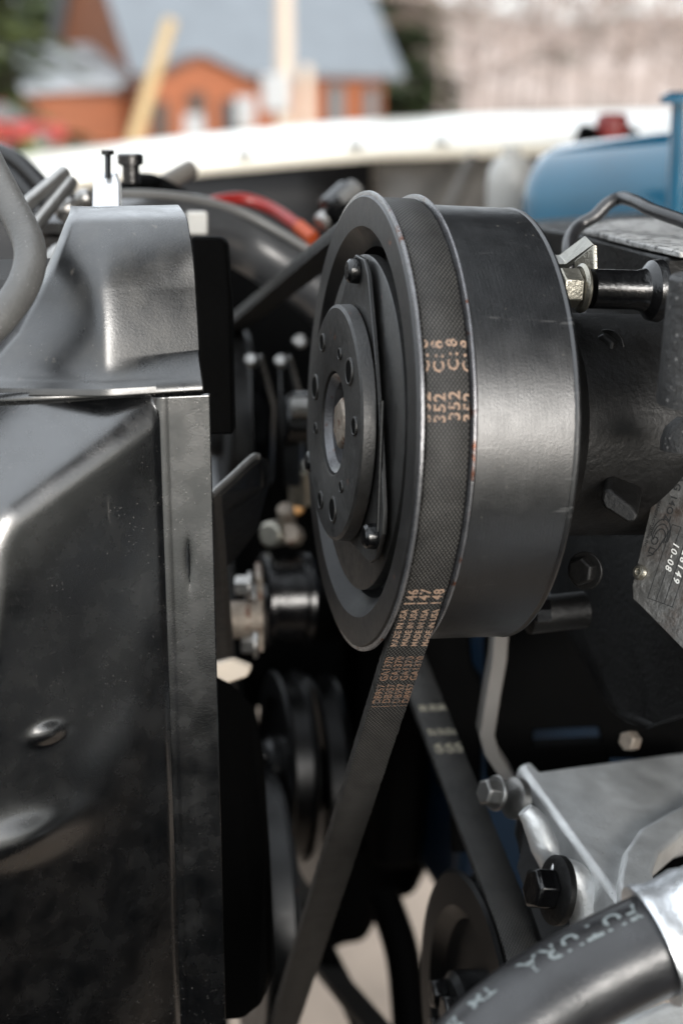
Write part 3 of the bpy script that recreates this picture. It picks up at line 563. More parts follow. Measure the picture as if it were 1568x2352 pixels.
# bracket tab, flange bolt and spacer beside the coil
br = thing('sensor_bracket', 'zinc plated bent sheet bracket bolted to the compressor', 'bracket', P(1340, 680, 0.45))
qb = P(1328, 662, 0.401)
mb = MB(); mb.prism([P(1316, 600, 0.406), P(1362, 562, 0.402), P(1366, 690, 0.402), P(1340, 700, 0.404), P(1318, 640, 0.406)], ex*0.0012); mesh_obj('tab', mb, 'zinc', br, bevel=0.0003)
mb = MB(); mb.prism([P(1262, 605, 0.416), P(1300, 606, 0.414), P(1362, 560, 0.402), P(1366, 566, 0.402), P(1304, 618, 0.414), P(1262, 616, 0.416)], V((0.004, 0.016, 0.001))); mesh_obj('fold', mb, 'zinc', br, bevel=0.0003)
mb = MB(); mb.lathe([(0, 0.0068), (0.0007, 0.007), (0.0016, 0.0062), (0.0018, 0.003)], qb+ex*0.0014, -ex, 40); fl = mesh_obj('bolt_flange', mb, 'zinc', br)
mb = MB(); mb.hexa(qb-ex*0.0004, -ex, 0.0056, 0.0062, cup=True); mesh_obj('bolt_head', mb, 'zinc', br, bevel=0.0003)
q0 = qb+ex*0.0032; q1 = q0+ex*0.0185
mb = MB(); mb.lathe([(0, 0.0048), (0.0004, 0.0056), (0.014, 0.0056), (0.0165, 0.0062), (0.0185, 0.0085), (0.021, 0.0090), (0.021, 0.001)], q0, ex, 40); solo('bolt_spacer', mb, 'black_gloss', 'glossy black cylindrical boss behind the zinc flange bolt', 'spacer')
# wire over the head
mb = MB(); mb.tube([P(1305, 640, 0.47), P(1304, 585, 0.47), P(1308, 548, 0.475), P(1330, 518, 0.48), P(1365, 497, 0.48), P(1395, 468, 0.48), P(1425, 455, 0.48), P(1460, 464, 0.47), P(1500, 484, 0.46), P(1568, 508, 0.45), P(1660, 545, 0.44)], 0.0022, 12)
solo('wire_lead', mb, 'hose_rubber', 'dark rubber wire arching over the compressor head', 'wire')
# ------------------------------------------------------------------ belts and pulleys
def hull_path(circs, step=0.0011):
    n = len(circs); seg = []
    for i in range(n):
        (c1, r1), (c2, r2) = circs[i], circs[(i+1) % n]
        d = V(c2)-V(c1); D = d.length; d = d/D; cb = (r1-r2)/D; sb = math.sqrt(1-cb*cb)
        nn = d*cb+V((d.y, -d.x))*sb
        seg.append((V(c1)+nn*r1, V(c2)+nn*r2, nn))
    pts = []
    for i in range(n):
        p, q, nn = seg[i]; L = (q-p).length; k = max(2, int(L/0.0016))
        for j in range(k): pts.append((p.lerp(q, j/k), nn))
        c, r = circs[(i+1) % n]; a0 = math.atan2(nn.y, nn.x); n2 = seg[(i+1) % n][2]; a1 = math.atan2(n2.y, n2.x)
        while a1 < a0: a1 += 2*math.pi
        k = max(3, int((a1-a0)*r/step))
        for j in range(k):
            a = a0+(a1-a0)*j/k; pts.append((V(c)+V((math.cos(a), math.sin(a)))*r, V((math.cos(a), math.sin(a)))))
    return pts
def make_belt(name, circs, x0, wd, th, label):
    pts = hull_path(circs); S = [0.0]
    for i in range(1, len(pts)+1): S.append(S[-1]+(pts[i % len(pts)][0]-pts[i-1][0]).length)
    mb = MB(); mb.uv = []
    sect = [(0, 0), (0.0003, 0.0003), (wd-0.0003, 0.0003), (wd, 0), (wd-0.0004, -th), (0.0004, -th)]
    for i in range(len(pts)+1):
        p, nn = pts[i % len(pts)]
        jl = random.uniform(-0.00014, 0.00010); jr = random.uniform(-0.00010, 0.00014)
        for (x, o) in [(x_+(jl if x_ < wd/2 else jr), o_) for x_, o_ in sect]: mb.v.append(tuple(E(x0+x, p.x+nn.x*(o+th), p.y+nn.y*(o+th)))); mb.uv.append((x, S[i]))
    m = len(sect)
    for i in range(len(pts)):
        for j in range(m):
            a = i*m+j; b = i*m+(j+1) % m; mb.f.append((a, b, b+m, a+m))
    th_ = thing(name, label, 'belt', E(x0, *circs[0][0]))
    o = mesh_obj('belt_band', mb, 'belt_weave', th_, smooth=60)
    Lt = S[-1]
    def pos(s, x, off):
        s = s % Lt
        lo, hi = 0, len(S)-1
        while hi-lo > 1:
            md = (lo+hi)//2
            if S[md] <= s: lo = md
            else: hi = md
        f = (s-S[lo])/(S[hi]-S[lo]); p = pts[lo][0].lerp(pts[hi % len(pts)][0], f); nn = pts[lo][1].lerp(pts[hi % len(pts)][1], f).normalized()
        return E(x0+x, p.x+nn.x*(th+0.0003+off), p.y+nn.y*(th+0.0003+off))
    return th_, pos
BR, BT, BW, BX = 0.0612, 0.0040, 0.0114, 0.0025
def yz(p): e_ = p-P0; return V((e_.y, e_.dot(ez)))
CC = [((0, 0), BR), ((0.145, -0.246), 0.055), ((0.28, -0.060), 0.045)]
n0 = hull_path(CC)[0][1]; PHI_T = math.degrees(math.atan2(n0.y, -n0.x))      # where the slanting run leaves the pulley
belt, bpos = make_belt('drive_belt', CC, BX, BW, BT, 'ribbed drive belt with orange printed numbers wrapped round the clutch pulley')
def btext(txt, s, x, size, m, sp=1.0, pos=bpos, par=belt, wd=BW):
    mb = MB(); add_text(mb, txt, size, lambda a, b: pos(s-a, max(0.0002, min(wd-0.0002, x-b)), 0.00006), sp); return mesh_obj('lettering', mb, m, par)
ARC = BR+BT
def s_at(phi): return -(R_(phi)-R_(PHI_T))*ARC
DS = -(R_(-33.5)-R_(PHI_T))*ARC
for fr in (-0.04, 0.30, 0.64, 0.98):
    x = fr*BW+0.0015; sk = random.uniform(-0.6, 0.6)
    btext('352', s_at(9.4+sk), x, 0.0043, 'belt_print', 1.15); btext('C', s_at(19.8+sk), x, 0.0041, 'belt_print'); btext(':', s_at(23.0+sk), x, 0.0050, 'belt_print'); btext('8', s_at(25.0+sk), x, 0.0043, 'belt_print')
for txt, fr in (('145', -0.12), ('146', 0.20), ('147', 0.51), ('148', 0.83)): btext(txt, s_at(-36.3), fr*BW+0.0013, 0.0042, 'belt_print', 1.12)
for fr in (0.12, 0.38, 0.64, 0.90):
    sk = random.uniform(-0.0006, 0.0006); x = fr*BW+0.0009
    btext('MADE IN USA', DS+0.0205+sk, x, 0.0026, 'belt_print', 1.02); btext('GA1370', DS+0.0365+sk, x+0.0003, 0.0033, 'belt_print_dim', 1.02); btext('DB957', DS+0.0475+sk, x+0.0003, 0.0033, 'belt_print_dim', 1.02)
mb = MB(); k0 = [(DS+0.0492, 0.0004), (DS+0.0492, BW-0.0004), (DS+0.0495, BW-0.0004), (DS+0.0495, 0.0004)]; mb.v = [tuple(bpos(s, x, 0.00006)) for s, x in k0]; mb.f = [(0, 1, 2, 3)]; mesh_obj('seam_line', mb, 'belt_print_dim', belt)
def pulley(name, label, c, x0, r, wd, m='pulley_paint', hubx=-0.004):
    t = thing(name, label, 'pulley', E(x0, c[0], c[1]-r)); C0 = E(x0, c[0], c[1])
    mb = MB(); mb.lathe([(0, r*0.80), (0, r+0.0015), (0.001, r+0.003), (0.002, r+0.0025), (0.0028, r-0.0004), (wd, r-0.0004), (wd+0.001, r+0.003), (wd+0.0025, r+0.0025), (wd+0.0025, r*0.8), (wd*0.6, r*0.72), (wd*0.6, r*0.3), (wd*0.35, r*0.3), (wd*0.35, r*0.70)], C0, ex, 96, loop=True); mesh_obj('sheave', mb, m, t, smooth=30)
    mb = MB(); mb.lathe([(wd*0.4, r*0.34), (hubx*0.5, r*0.34), (hubx, r*0.29), (hubx, 0.0001)], C0, ex, 48); mesh_obj('hub', mb, m, t)
    for k in range(4):
        a = R_(35+k*90); mb = MB(); mb.hexa(C0+ex*hubx+(ey*math.cos(a)+ez*math.sin(a))*r*0.2, -ex, 0.0052, 0.005); mesh_obj('bolt', mb, 'black_gloss', t, bevel=0.0004)
    return t
pulley('crank_pulley', 'black crankshaft pulley low in the bay under the drive belt', CC[1][0], BX-0.002, 0.055, BW)
pulley('water_pump_pulley', 'black water pump pulley behind the fan blade', CC[2][0], BX-0.002, 0.045, BW)
# second belt, further back, over the pulley by the bracket
X2 = 0.052
qa, qb_ = yz(PX(960, 1545, X2)), yz(PX(1215, 2150, X2))
dr = (qb_-qa).normalized(); dn = V((-dr.y, dr.x)) if V((-dr.y, dr.x)).y < 0 else V((dr.y, -dr.x))
c2 = qb_-dr*0.010+dn*0.0505; c2 = (c2.x, c2.y)
c3 = qa-dr*0.16+dn*0.0505
C2 = [(c2, 0.047), ((c3.x-0.02, c3.y-0.16), 0.05), ((c3.x, c3.y), 0.047)]
belt2, bpos2 = make_belt('accessory_belt', C2, X2, 0.0125, 0.0035, 'second drive belt with pale worn print running to the lower pulley')
pulley('lower_pulley', 'black pulley beside the printed rubber hose', c2, X2-0.0022, 0.047, 0.0125, 'black_satin')
lowp = bpy.data.objects['lower_pulley']
for u, v, dd, r, nm, lab in ((700, 1790, 0.665, 0.046, 'steering_pump_pulley', 'black pump pulley half hidden behind the slanting drive belt'), (628, 1760, 0.64, 0.040, 'tensioner_pulley', 'black tensioner pulley next to the splash panel')):
    cq = P(u, v, dd); e_ = cq-P0; pulley(nm, lab, (e_.y, e_.dot(ez)), e_.dot(ex), r, 0.010, 'black_satin')
# find the arc position of photographed print on belt 2: search along the belt
def proj(p):
    d = p-CAM; z = d.dot(fwd); return 784+F*d.dot(rgt)/z, 1176-F*d.dot(upv)/z
def find_s(pos, v, u0, u1):
    best = None
    for i in range(1200):
        p = pos(i*0.001, 0.006, 0.0); u_, v_ = proj(p)
        if u0 < u_ < u1 and (best is None or abs(v_-v) < best[0]) and pos(i*0.001, 0.006, 0.001)[2] > pos(i*0.001, 0.006, 0)[2]: best = (abs(v_-v), i*0.001)
    return best[1] if best else 0
s2 = find_s(bpos2, 1690, 900, 1100)
for x in (0.0045, 0.0085, 0.0120):
    for ds, tx in ((-0.014, '30'), (0.0, '37'), (0.010, 'GA')): btext(tx, s2+ds, x, 0.0042, 'belt_print_pale', 0.9, bpos2, belt2, 0.0125)
# ------------------------------------------------------------------ fan, pump parts in the gap
A = P(490, 1300, 0.40); XS, YS = A.x, A.y
fc = V((XS+0.030, 0.26, 0.85))
fan = thing('cooling_fan', 'black engine cooling fan with wide angled blades inside the shroud', 'fan', fc-hz*0.03)
mb = MB(); mb.lathe([(-0.02, 0.001), (-0.02, 0.05), (-0.012, 0.06), (0.012, 0.06), (0.02, 0.05), (0.02, 0.001)], fc, ex, 48); mesh_obj('hub', mb, 'black_dull', fan)
tip = P(592, 1052, 0.475)
aT = math.atan2(tip.z-fc.z, tip.y-fc.y); rT = math.hypot(tip.y-fc.y, tip.z-fc.z)
bl = [(490, 1138, 0.455), (582, 1052, 0.475), (596, 1050, 0.477), (602, 1068, 0.48), (598, 1115, 0.485), (570, 1220, 0.50), (520, 1290, 0.51), (470, 1330, 0.51), (430, 1250, 0.48)]
b0 = [P(*k) for k in bl]+[fc+V((0.01, -0.055, 0.0))]
mb0 = MB(); mb0.prism(b0, V((0.0030, 0.0025, -0.0010)))
for k in range(4):
    Rm = Matrix.Translation(fc) @ Matrix.Rotation(R_(90*k), 4, 'X') @ Matrix.Translation(-fc)
    mb = MB(); mb.v = [tuple(Rm @ V(p)) for p in mb0.v]; mb.f = list(mb0.f); mesh_obj('blade', mb, 'clutch_plate', fan, bevel=0.0004)
mb = MB(); mb.tube([P(486, 1137, 0.452), P(535, 1092, 0.462), P(580, 1051, 0.472), P(594, 1049, 0.474)], 0.0011, 8); mesh_obj('blade_edge_highlight', mb, 'steel', fan)  # pale steel strip added as the highlight along the blade edge
# idler with bright edges, below the blade
q = P(655, 1375, 0.62); idl = thing('idler_pulley', 'small glossy black idler with two bright edges below the fan blade', 'pulley', q-hz*0.02)
mb = MB(); mb.lathe([(-0.0105, 0.001), (-0.0105, 0.019), (-0.0095, 0.0205), (-0.0075, 0.0205), (-0.0065, 0.0175), (0.0065, 0.0175), (0.0075, 0.0205), (0.0095, 0.0205), (0.0105, 0.019), (0.0105, 0.001)], q, ex, 48); mesh_obj('sheave', mb, 'black_gloss', idl)
mb = MB(); mb.hexa(q-ex*0.0105, -ex, 0.007, 0.006); mesh_obj('bolt', mb, 'steel', idl, bevel=0.0004)
mb = MB(); mb.tube([P(655, 1385, 0.655), P(700, 1400, 0.68), P(760, 1400, 0.71)], 0.016, 16); mesh_obj('arm', mb, 'black_dull', idl)
mb = MB(); mb.prism([P(u, v, 0.76) for u, v in ((420, 600), (560, 610), (690, 660), (800, 700), (800, 1640), (600, 1640), (420, 1500))], V((0.03, 0.08, 0))); solo('gap_dark_block', mb, 'black_dull', 'black block added to darken the gap behind the fan', 'housing', bevel=0.004)  # black block added so the gap behind the fan reads as deep shade
mt = thing('mount_plate', 'black compressor mounting plate in front of the blue engine block', 'mount', P(1250, 1750, 0.60))
for pg in ([(1108, 1400), (1560, 1400), (1600, 1745), (1385, 1745), (1372, 1672), (1225, 1678), (1215, 1790), (1115, 1790)], [(1205, 1716), (1400, 1708), (1400, 1800), (1205, 1800)], [(960, 1400), (1072, 1400), (1082, 1535), (1104, 1570), (1104, 1960), (1035, 1960), (1030, 1830), (1000, 1800)]):
    mb = MB(); mb.prism([P(u, v, 0.585) for u, v in pg], V((0.003, 0.008, 0))); mesh_obj('plate', mb, 'black_dull', mt, bevel=0.001)
# bolt flange to the left of the idler
fb = thing('pump_flange', 'rusty brown flange with two bright bolts behind the shroud', 'flange', P(600, 1480, 0.57))
mb = MB(); mb.prism([P(588, 1325, 0.57), P(604, 1325, 0.57), P(606, 1500, 0.57), P(592, 1500, 0.57)], V((0.003, 0.02, 0))); mesh_obj('plate', mb, 'rusty_steel', fb, bevel=0.001)
mb = MB(); mb.tube([P(470, 1425, 0.56), P(520, 1425, 0.565), P(590, 1420, 0.57)], 0.0075, 16); mesh_obj('shaft', mb, 'rusty_steel', fb)
for u, v in ((556, 1345), (570, 1478)):
    q = P(u+22, v, 0.566); mb = MB(); mb.hexa(q, P(u-30, v, 0.566)-q, 0.0042, 0.0065); mb.lathe([(0, 0.006), (0.0015, 0.006)], q, P(u-30, v, 0.566)-q, 20); mesh_obj('bolt', mb, 'steel', fb)
for (u, v, d, r, m, lab) in ((682, 1170, 0.66, 0.0026, 'amber', 'amber tip of a brass fitting between fan and clutch'),):
    mb = MB(); mb.lathe([(-0.012, r*0.8), (-0.002, r), (0, r), (r*0.7, r*0.6), (r*0.9, 0.0001)], P(u, v, d), V((-0.3, -0.9, 0.2)), 20); solo('brass_fitting', mb, m, lab, 'fitting')
mb = MB(); mb.prism([P(u, v, 0.50) for u, v in ((470, 1532), (528, 1516), (548, 1524), (574, 1534), (568, 1556), (492, 1582), (470, 1590))], V((0.002, 0.004, 0))); solo('lit_ground_patch', mb, 'lit_ground_tan', 'pale tan patch added for lit ground beside the shroud lip', 'tab', bevel=0.001)  # added patch, stands in for bright ground showing through the gap
pf = thing('pipe_fitting', 'cluster of plated pipe unions between fan and idler', 'fitting', P(640, 1250, 0.62))
for (u0, v0, u1, v1, r) in ((655, 1165, 663, 1215, 0.004), (618, 1228, 650, 1222, 0.0062), (664, 1225, 676, 1232, 0.005), (690, 1070, 694, 1150, 0.006)):
    q0, q1 = P(u0, v0, 0.62), P(u1, v1, 0.63); mb = MB(); mb.lathe([(0, r*0.8), (0.001, r), ((q1-q0).length, r)], q0, q1-q0, 8); mesh_obj('union', mb, 'rusty_steel' if r < 0.0055 else 'zinc', pf, bevel=0.0005)
# bracket plates with round headed studs
for i, (u, v, lab) in enumerate(((580, 828, 'black bracket plate with a bright stud nearest the shroud'), (648, 830, 'black bracket plate with a bright stud next to the clutch'))):
    t = thing('stud_bracket', lab, 'bracket', P(u, 1000, 0.60))
    mb = MB(); mb.prism([P(u-10, v+5, 0.60), P(u+12, v-6, 0.60), P(u+45, v+110, 0.61), P(u+40, 1120, 0.61), P(u+5, 1120, 0.60), P(u-5, v+120, 0.60)], V((0.004, 0.012, 0))); mesh_obj('plate', mb, 'black_gloss', t, bevel=0.001)
    mb = MB(); mb.lathe([(0, 0.0030), (0.002, 0.0030), (0.0034, 0.002), (0.0038, 0.0001)], P(u, v+2, 0.597), V((-0.4, -0.8, 0.5)), 20); mesh_obj('stud', mb, 'steel', t)
t = thing('pump_spool', 'black spool with pale collar beside the clutch rim', 'spool', P(685, 990, 0.58))
q = P(668, 936, 0.585); mb = MB(); mb.lathe([(0, 0.0035), (0.0004, 0.0042), (0.010, 0.0042)], q, ex, 24); mesh_obj('collar', mb, 'steel', t)
mb = MB(); mb.lathe([(0, 0.010), (0.001, 0.011), (0.016, 0.011), (0.02, 0.008)], P(650, 960, 0.60), ex, 32); mesh_obj('barrel', mb, 'black_gloss', t)
mb = MB(); mb.lathe([(0, 0.003), (0.0015, 0.0032), (0.003, 0.002)], P(690, 785, 0.60), V((-0.3, -0.9, 0.3)), 20); solo('dome_nut', mb, 'steel', 'lone round dome nut under the upper belt run', 'nut')
# dark inner plate right of the shroud, hanging hoses and lower crossing rods
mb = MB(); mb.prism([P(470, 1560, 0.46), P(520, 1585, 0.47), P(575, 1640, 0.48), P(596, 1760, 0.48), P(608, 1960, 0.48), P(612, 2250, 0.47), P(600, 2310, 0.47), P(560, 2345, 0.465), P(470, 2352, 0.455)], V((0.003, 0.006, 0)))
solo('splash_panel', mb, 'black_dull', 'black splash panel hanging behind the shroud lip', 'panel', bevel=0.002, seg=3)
for (pts, r, lab) in (([(640, 2050, 0.72), (650, 2160, 0.72), (662, 2300, 0.70), (668, 2420, 0.69)], 0.0042, 'thin black hose hanging straight down under the crank pulley'), ([(690, 2080, 0.74), (745, 2180, 0.73), (800, 2290, 0.72), (850, 2400, 0.70)], 0.0052, 'black hose slanting down under the crank pulley'), ([(880, 2060, 0.72), (925, 2200, 0.70), (945, 2420, 0.68)], 0.0085, 'thick black hose beside the lower pulley')):
    mb = MB(); mb.tube([P(*k) for k in pts], r, 12); solo('drain_hose', mb, 'black_dull', lab, 'hose')
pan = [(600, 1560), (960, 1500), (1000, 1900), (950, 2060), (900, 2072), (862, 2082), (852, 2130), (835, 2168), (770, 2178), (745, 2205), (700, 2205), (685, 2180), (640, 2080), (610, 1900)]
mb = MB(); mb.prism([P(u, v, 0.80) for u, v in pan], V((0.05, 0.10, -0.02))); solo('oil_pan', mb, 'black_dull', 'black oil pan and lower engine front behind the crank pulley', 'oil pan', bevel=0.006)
# ------------------------------------------------------------------ fan shroud (height field in the near wall of the bay)
def zof(b): return PY(420, b, YS).z
def xof(a): return XS-(490-a)*0.1245e-3
def smin(a, b, k):
    h = max(0.0, min(1.0, 0.5+0.5*(b-a)/k)); return b*(1-h)+a*h-k*h*(1-h)
def sst(x, a, b): t = max(0, min(1, (x-a)/(b-a))); return t*t*(3-2*t)
def gss(x, y, cx, cy, sx, sy): return math.exp(-((x-cx)/sx)**2-((y-cy)/sy)**2)
def h_low(a, b):
    u = 0.1224
    flare = 0.50*(386-a)*u
    flare = max(flare, 0) if a < 386 else 0.0
    top = (b-926)*u*0.9
    ra = 62-62*(b-960)/290
    left = 23.0+(a-ra)*u*0.8
    h = smin(flare, smin(top, left, 6.0), 4.5) if a < 386 else 0
    if a < 386: h = h*sst(386-a, 0, 30)+0.0
    h = max(h, -30)
    h += 3.2*gss(a, b, 25, 1795, 110, 42)+1.4*gss(a, b, 95, 1590, 32, 16)+0.5*math.sin(b*0.011+a*0.01)*sst(386-a, 0, 120)
    h -= 1.0*gss(a, b, 434, 1290, 8, 42)+0.6*gss(a, b, 436, 2060, 9, 36)
    h += 0.35*gss(a, b, 386, b, 7, 1)
    return h
LB = [(470, 250), (501, 240), (568, 210), (632, 180), (711, 140), (786, 96), (842, 42), (865, 0), (893, -160)]
def h_up(a, b):
    u = 0.1224; zz = max(0, 885-b)*u
    h = -(0.12*zz+(0.0 if zz < 26 else 0.026*(zz-26)**2)+0.004*zz*zz)
    h -= 90*max(0, (536-b)/60)**2 if b < 536 else 0
    Lg = 2.0+8.0*max(0, 1-a/470)**1.2
    h += Lg*math.exp(-max(0, 886-b)/(9+14*max(0, 1-a/470)))
    h -= 0.30*max(0, a-272)*u*sst(888-b, 0, 70)*(0.35+0.65*sst(b, 540, 680))
    dl = 272-a
    h -= (0.5*(dl+math.sqrt(dl*dl+260)))*u*(0.95-0.5*sst(b, 700, 880))
    de = lerp_tab(LB, b)+14-a
    if de > 0: h -= de*de*0.02
    return h
def hfield(fn, a0, a1, b0, b1, na, nb, tab=None):
    mb = MB(); rings = []
    for j in range(nb+1):
        b = b0+(b1-b0)*j/nb; z = zof(b)
        if tab: a0 = lerp_tab(tab, b)
        rings.append([V((xof(a0+(a1-a0)*i/na), YS-fn(a0+(a1-a0)*i/na, b)*1e-3, z)) for i in range(na+1)])
    return mb.quad_strip(rings, closed=False)
shr = thing('fan_shroud', 'large dusty black plastic fan shroud with a raised upper cover', 'fan shroud', V((XS-0.03, YS+0.02, zof(2400))))
mesh_obj('lower_panel', hfield(h_low, -160, 490, 905, 2450, 170, 330), 'black_plastic', shr, solid=-0.0022, smooth=60)
mesh_obj('upper_cover', hfield(h_up, -160, 474, 512, 893, 170, 120, LB), 'cover_plastic', shr, solid=-0.0022, smooth=60)
mb = MB(); mb.quad_strip([[V((xof(a), YS+0.001, zof(b)))for a in (-160, 478)] for b in (885, 915)], closed=False); mesh_obj('joint_strip', mb, 'black_plastic', shr, solid=-0.002)
mb = MB(); mb.quad_strip([[V((xof(a), YS+0.02+0.00012*(890-b), zof(b))) for a in (-200, 100, 230)] for b in (640, 700, 800, 905)], closed=False); mesh_obj('side_flange', mb, 'shroud_dust', shr, solid=-0.002)
mb = MB(); mb.prism([P(438, 545, 0.455), P(505, 545, 0.46), P(520, 560, 0.46), P(530, 700, 0.455), P(535, 1000, 0.45), P(470, 1000, 0.44)], V((0.002, 0.006, 0))); mesh_obj('rear_baffle', mb, 'black_dull', shr, bevel=0.001)
# ------------------------------------------------------------------ upper left clutter
mb = MB(); mb.tube([P(-60, 300, 0.40), P(-12, 400, 0.39), P(30, 480, 0.385), P(62, 545, 0.38), P(70, 600, 0.375), P(52, 660, 0.37), P(10, 720, 0.365), P(-60, 790, 0.36), P(-160, 880, 0.355)], 0.0043, 20)
solo('grey_hose', mb, 'grey_rubber', 'dusty grey rubber hose bending back in front of the shroud', 'hose')
for k, (du, dv) in enumerate(((0, 0), (-26, 22))):
    mb = MB(); mb.tube([P(-60+du, 330+dv, 0.60), P(20+du, 360+dv, 0.6), P(70+du, 400+dv, 0.6), P(110+du, 450+dv, 0.6), P(130+du, 520+dv, 0.6)], 0.0042, 12); solo('corrugated_hose', mb, 'black_gloss', ('outer' if k == 0 else 'inner')+' black hose bending behind the grey rubber hose', 'hose')
for k, (u0, v0, u1, v1) in enumerate(((20, 505, 150, 395), (60, 545, 165, 415))):
    mb = MB(); mb.tube([P(u0, v0, 0.5), P((u0+u1)/2, (v0+v1)/2, 0.51), P(u1, v1, 0.52)], 0.0026, 12); solo('metal_line', mb, 'steel', ('upper' if k == 0 else 'lower')+' bare metal line slanting behind the grey rubber hose', 'pipe')
t = thing('filler_neck', 'black radiator filler neck with pale lugs', 'filler neck', P(160, 560, 0.56))
mb = MB(); mb.lathe([(-0.02, 0.013), (0.0, 0.013), (0.002, 0.016), (0.006, 0.016), (0.008, 0.012), (0.009, 0.0001)], P(160, 540, 0.56), (0, 0, 1), 40); mesh_obj('neck', mb, 'black_gloss', t)
for u, v, r in ((195, 455, 0.0038), (155, 478, 0.0045), (148, 600, 0.0072)):
    mb = MB(); mb.lathe([(-0.004, r*0.8), (0, r), (r*0.4, r*0.9), (r*0.8, r*0.5), (r*0.9, 0.0001)], P(u, v, 0.53), (0.3, -0.6, 0.7), 24); mesh_obj('lug', mb, 'steel', t)
t = thing('hold_down_bracket', 'galvanised upright bracket bolted on top of the shroud', 'bracket', P(240, 500, 0.47))
mb = MB(); mb.prism([P(212, 500, 0.47), P(214, 420, 0.475), P(226, 398, 0.476), P(266, 396, 0.476), P(274, 420, 0.475), P(276, 500, 0.47)], V((0.001, 0.004, 0))); mesh_obj('upright', mb, 'ferrule', t, bevel=0.0005)
mb = MB(); mb.tube([P(248, 410, 0.474), P(248, 352, 0.474)], 0.0011, 8); mb.hexa(P(248, 356, 0.474), (0, 0, 1), 0.0024, 0.0016); mesh_obj('stud', mb, 'black_gloss', t)
mb = MB(); mb.lathe([(0, 0.0032), (0.006, 0.0032), (0.0065, 0.0048), (0.010, 0.0048), (0.0105, 0.004), (0.0105, 0.0001)], P(302, 420, 0.52), (0, 0, 1), 24); solo('vent_cap', mb, 'black_gloss', 'small black plastic cap beside the galvanised bracket', 'cap')
mb = MB(); mb.tube([P(345, 442, 0.62), P(390, 415, 0.63), P(438, 388, 0.64)], 0.0042, 12); solo('support_rod', mb, 'apron_grey', 'grey tube slanting up against the dark inner fender', 'tube')
mb = MB(); mb.tube([P(260, 500, 0.6), P(300, 440, 0.6), P(350, 430, 0.62), P(420, 470, 0.62)], 0.006, 12); solo('vacuum_hose', mb, 'black_dull', 'black hose looping behind the galvanised bracket', 'hose')
# large upper hose with a raised pale lip
rh = thing('radiator_hose', 'large curved black radiator duct with a pale upper lip', 'hose', P(560, 620, 0.60))
cl = [(250, 530, 0.57), (340, 515, 0.58), (440, 515, 0.60), (540, 545, 0.62), (640, 605, 0.63), (740, 680, 0.64), (840, 780, 0.65)]
mb = MB(); mb.tube([P(*k) for k in cl], 0.0125, 32, sub=8); mesh_obj('duct', mb, 'duct_rubber', rh, smooth=60)
mb = MB(); mb.tube([P(275, 446, 0.555), P(340, 446, 0.565), P(440, 456, 0.585), P(540, 482, 0.605), P(640, 533, 0.615), P(745, 598, 0.625), P(850, 680, 0.635)], 0.0019, 12, sub=8); mesh_obj('lip', mb, 'lip_grey', rh, smooth=60)
mb = MB(); mb.box(P(452, 512, 0.56), rgt*0.004, V((0, 0.002, 0)), hz*0.0045); mesh_obj('clip', mb, 'pale_plastic', rh, bevel=0.0008)
mb = MB(); mb.tube([P(470, 475, 0.64), P(500, 462, 0.65), P(560, 458, 0.66), P(620, 478, 0.66), P(670, 510, 0.65), P(695, 530, 0.645)], 0.0030, 12); t = solo('red_cable', mb, 'red_rubber', 'red battery cable curving over the radiator duct', 'cable')
mb = MB(); q0, q1 = P(685, 520, 0.64), P(718, 548, 0.635); mb.lathe([(0, 0.0034), ((q1-q0).length, 0.0034)], q0, q1-q0, 16); mesh_obj('boot', mb, 'orange_cap', t)
t = thing('cable_terminal', 'black and plated cable terminal behind the clutch rim', 'terminal', P(760, 560, 0.63))
for (u, v, r, m, dx) in ((752, 485, 0.0062, 'black_gloss', 0.014), (735, 515, 0.0042, 'steel', 0.006), (775, 470, 0.005, 'grey_rubber', 0.012), (762, 520, 0.0075, 'black_dull', 0.012), (752, 570, 0.004, 'zinc', 0.005)):
    mb = MB(); mb.lathe([(0, r*0.8), (0.001, r), (dx, r), (dx+0.001, r*0.8)], P(u, v, 0.63), V((0.7, 0.3, 0.5)), 16); mesh_obj('terminal_post', mb, m, t)
# washer bottle and red capped relay near the far fender
t = thing('washer_bottle', 'pale plastic bottle standing against the far inner fender', 'bottle', P(1165, 520, 0.98))
c = P(1172, 440, 0.98); mb = MB(); mb.lathe([(-0.05, 0.014), (-0.045, 0.0165), (0.005, 0.0165), (0.014, 0.0155), (0.020, 0.0125), (0.024, 0.008), (0.024, 0.0001)], c, (0, 0, 1), 40); mesh_obj('tank', mb, 'pale_plastic', t, smooth=60)
mb = MB(); mb.lathe([(0.024, 0.006), (0.030, 0.006), (0.030, 0.0001)], c, (0, 0, 1), 24); mesh_obj('cap', mb, 'pale_plastic', t)
t = thing('horn_relay', 'red capped relay with black clamps on the far fender', 'relay', P(1370, 340, 1.0))
mb = MB(); mb.lathe([(0, 0.012), (0.016, 0.012), (0.019, 0.009), (0.019, 0.0001)], P(1402, 325, 1.0), (0, 0, 1), 8); mesh_obj('cap', mb, 'red_rubber', t, bevel=0.002)
for u, v, r in ((1345, 318, 0.008), (1365, 330, 0.009), (1440, 322, 0.007), (1335, 335, 0.007)):
    mb = MB(); mb.lathe([(-0.006, r), (0.006, r), (0.009, r*0.6), (0.009, 0.0001)], P(u, v, 1.0), (0.2, -0.2, 1), 7); mesh_obj('clamp', mb, 'black_dull', t, bevel=0.001)
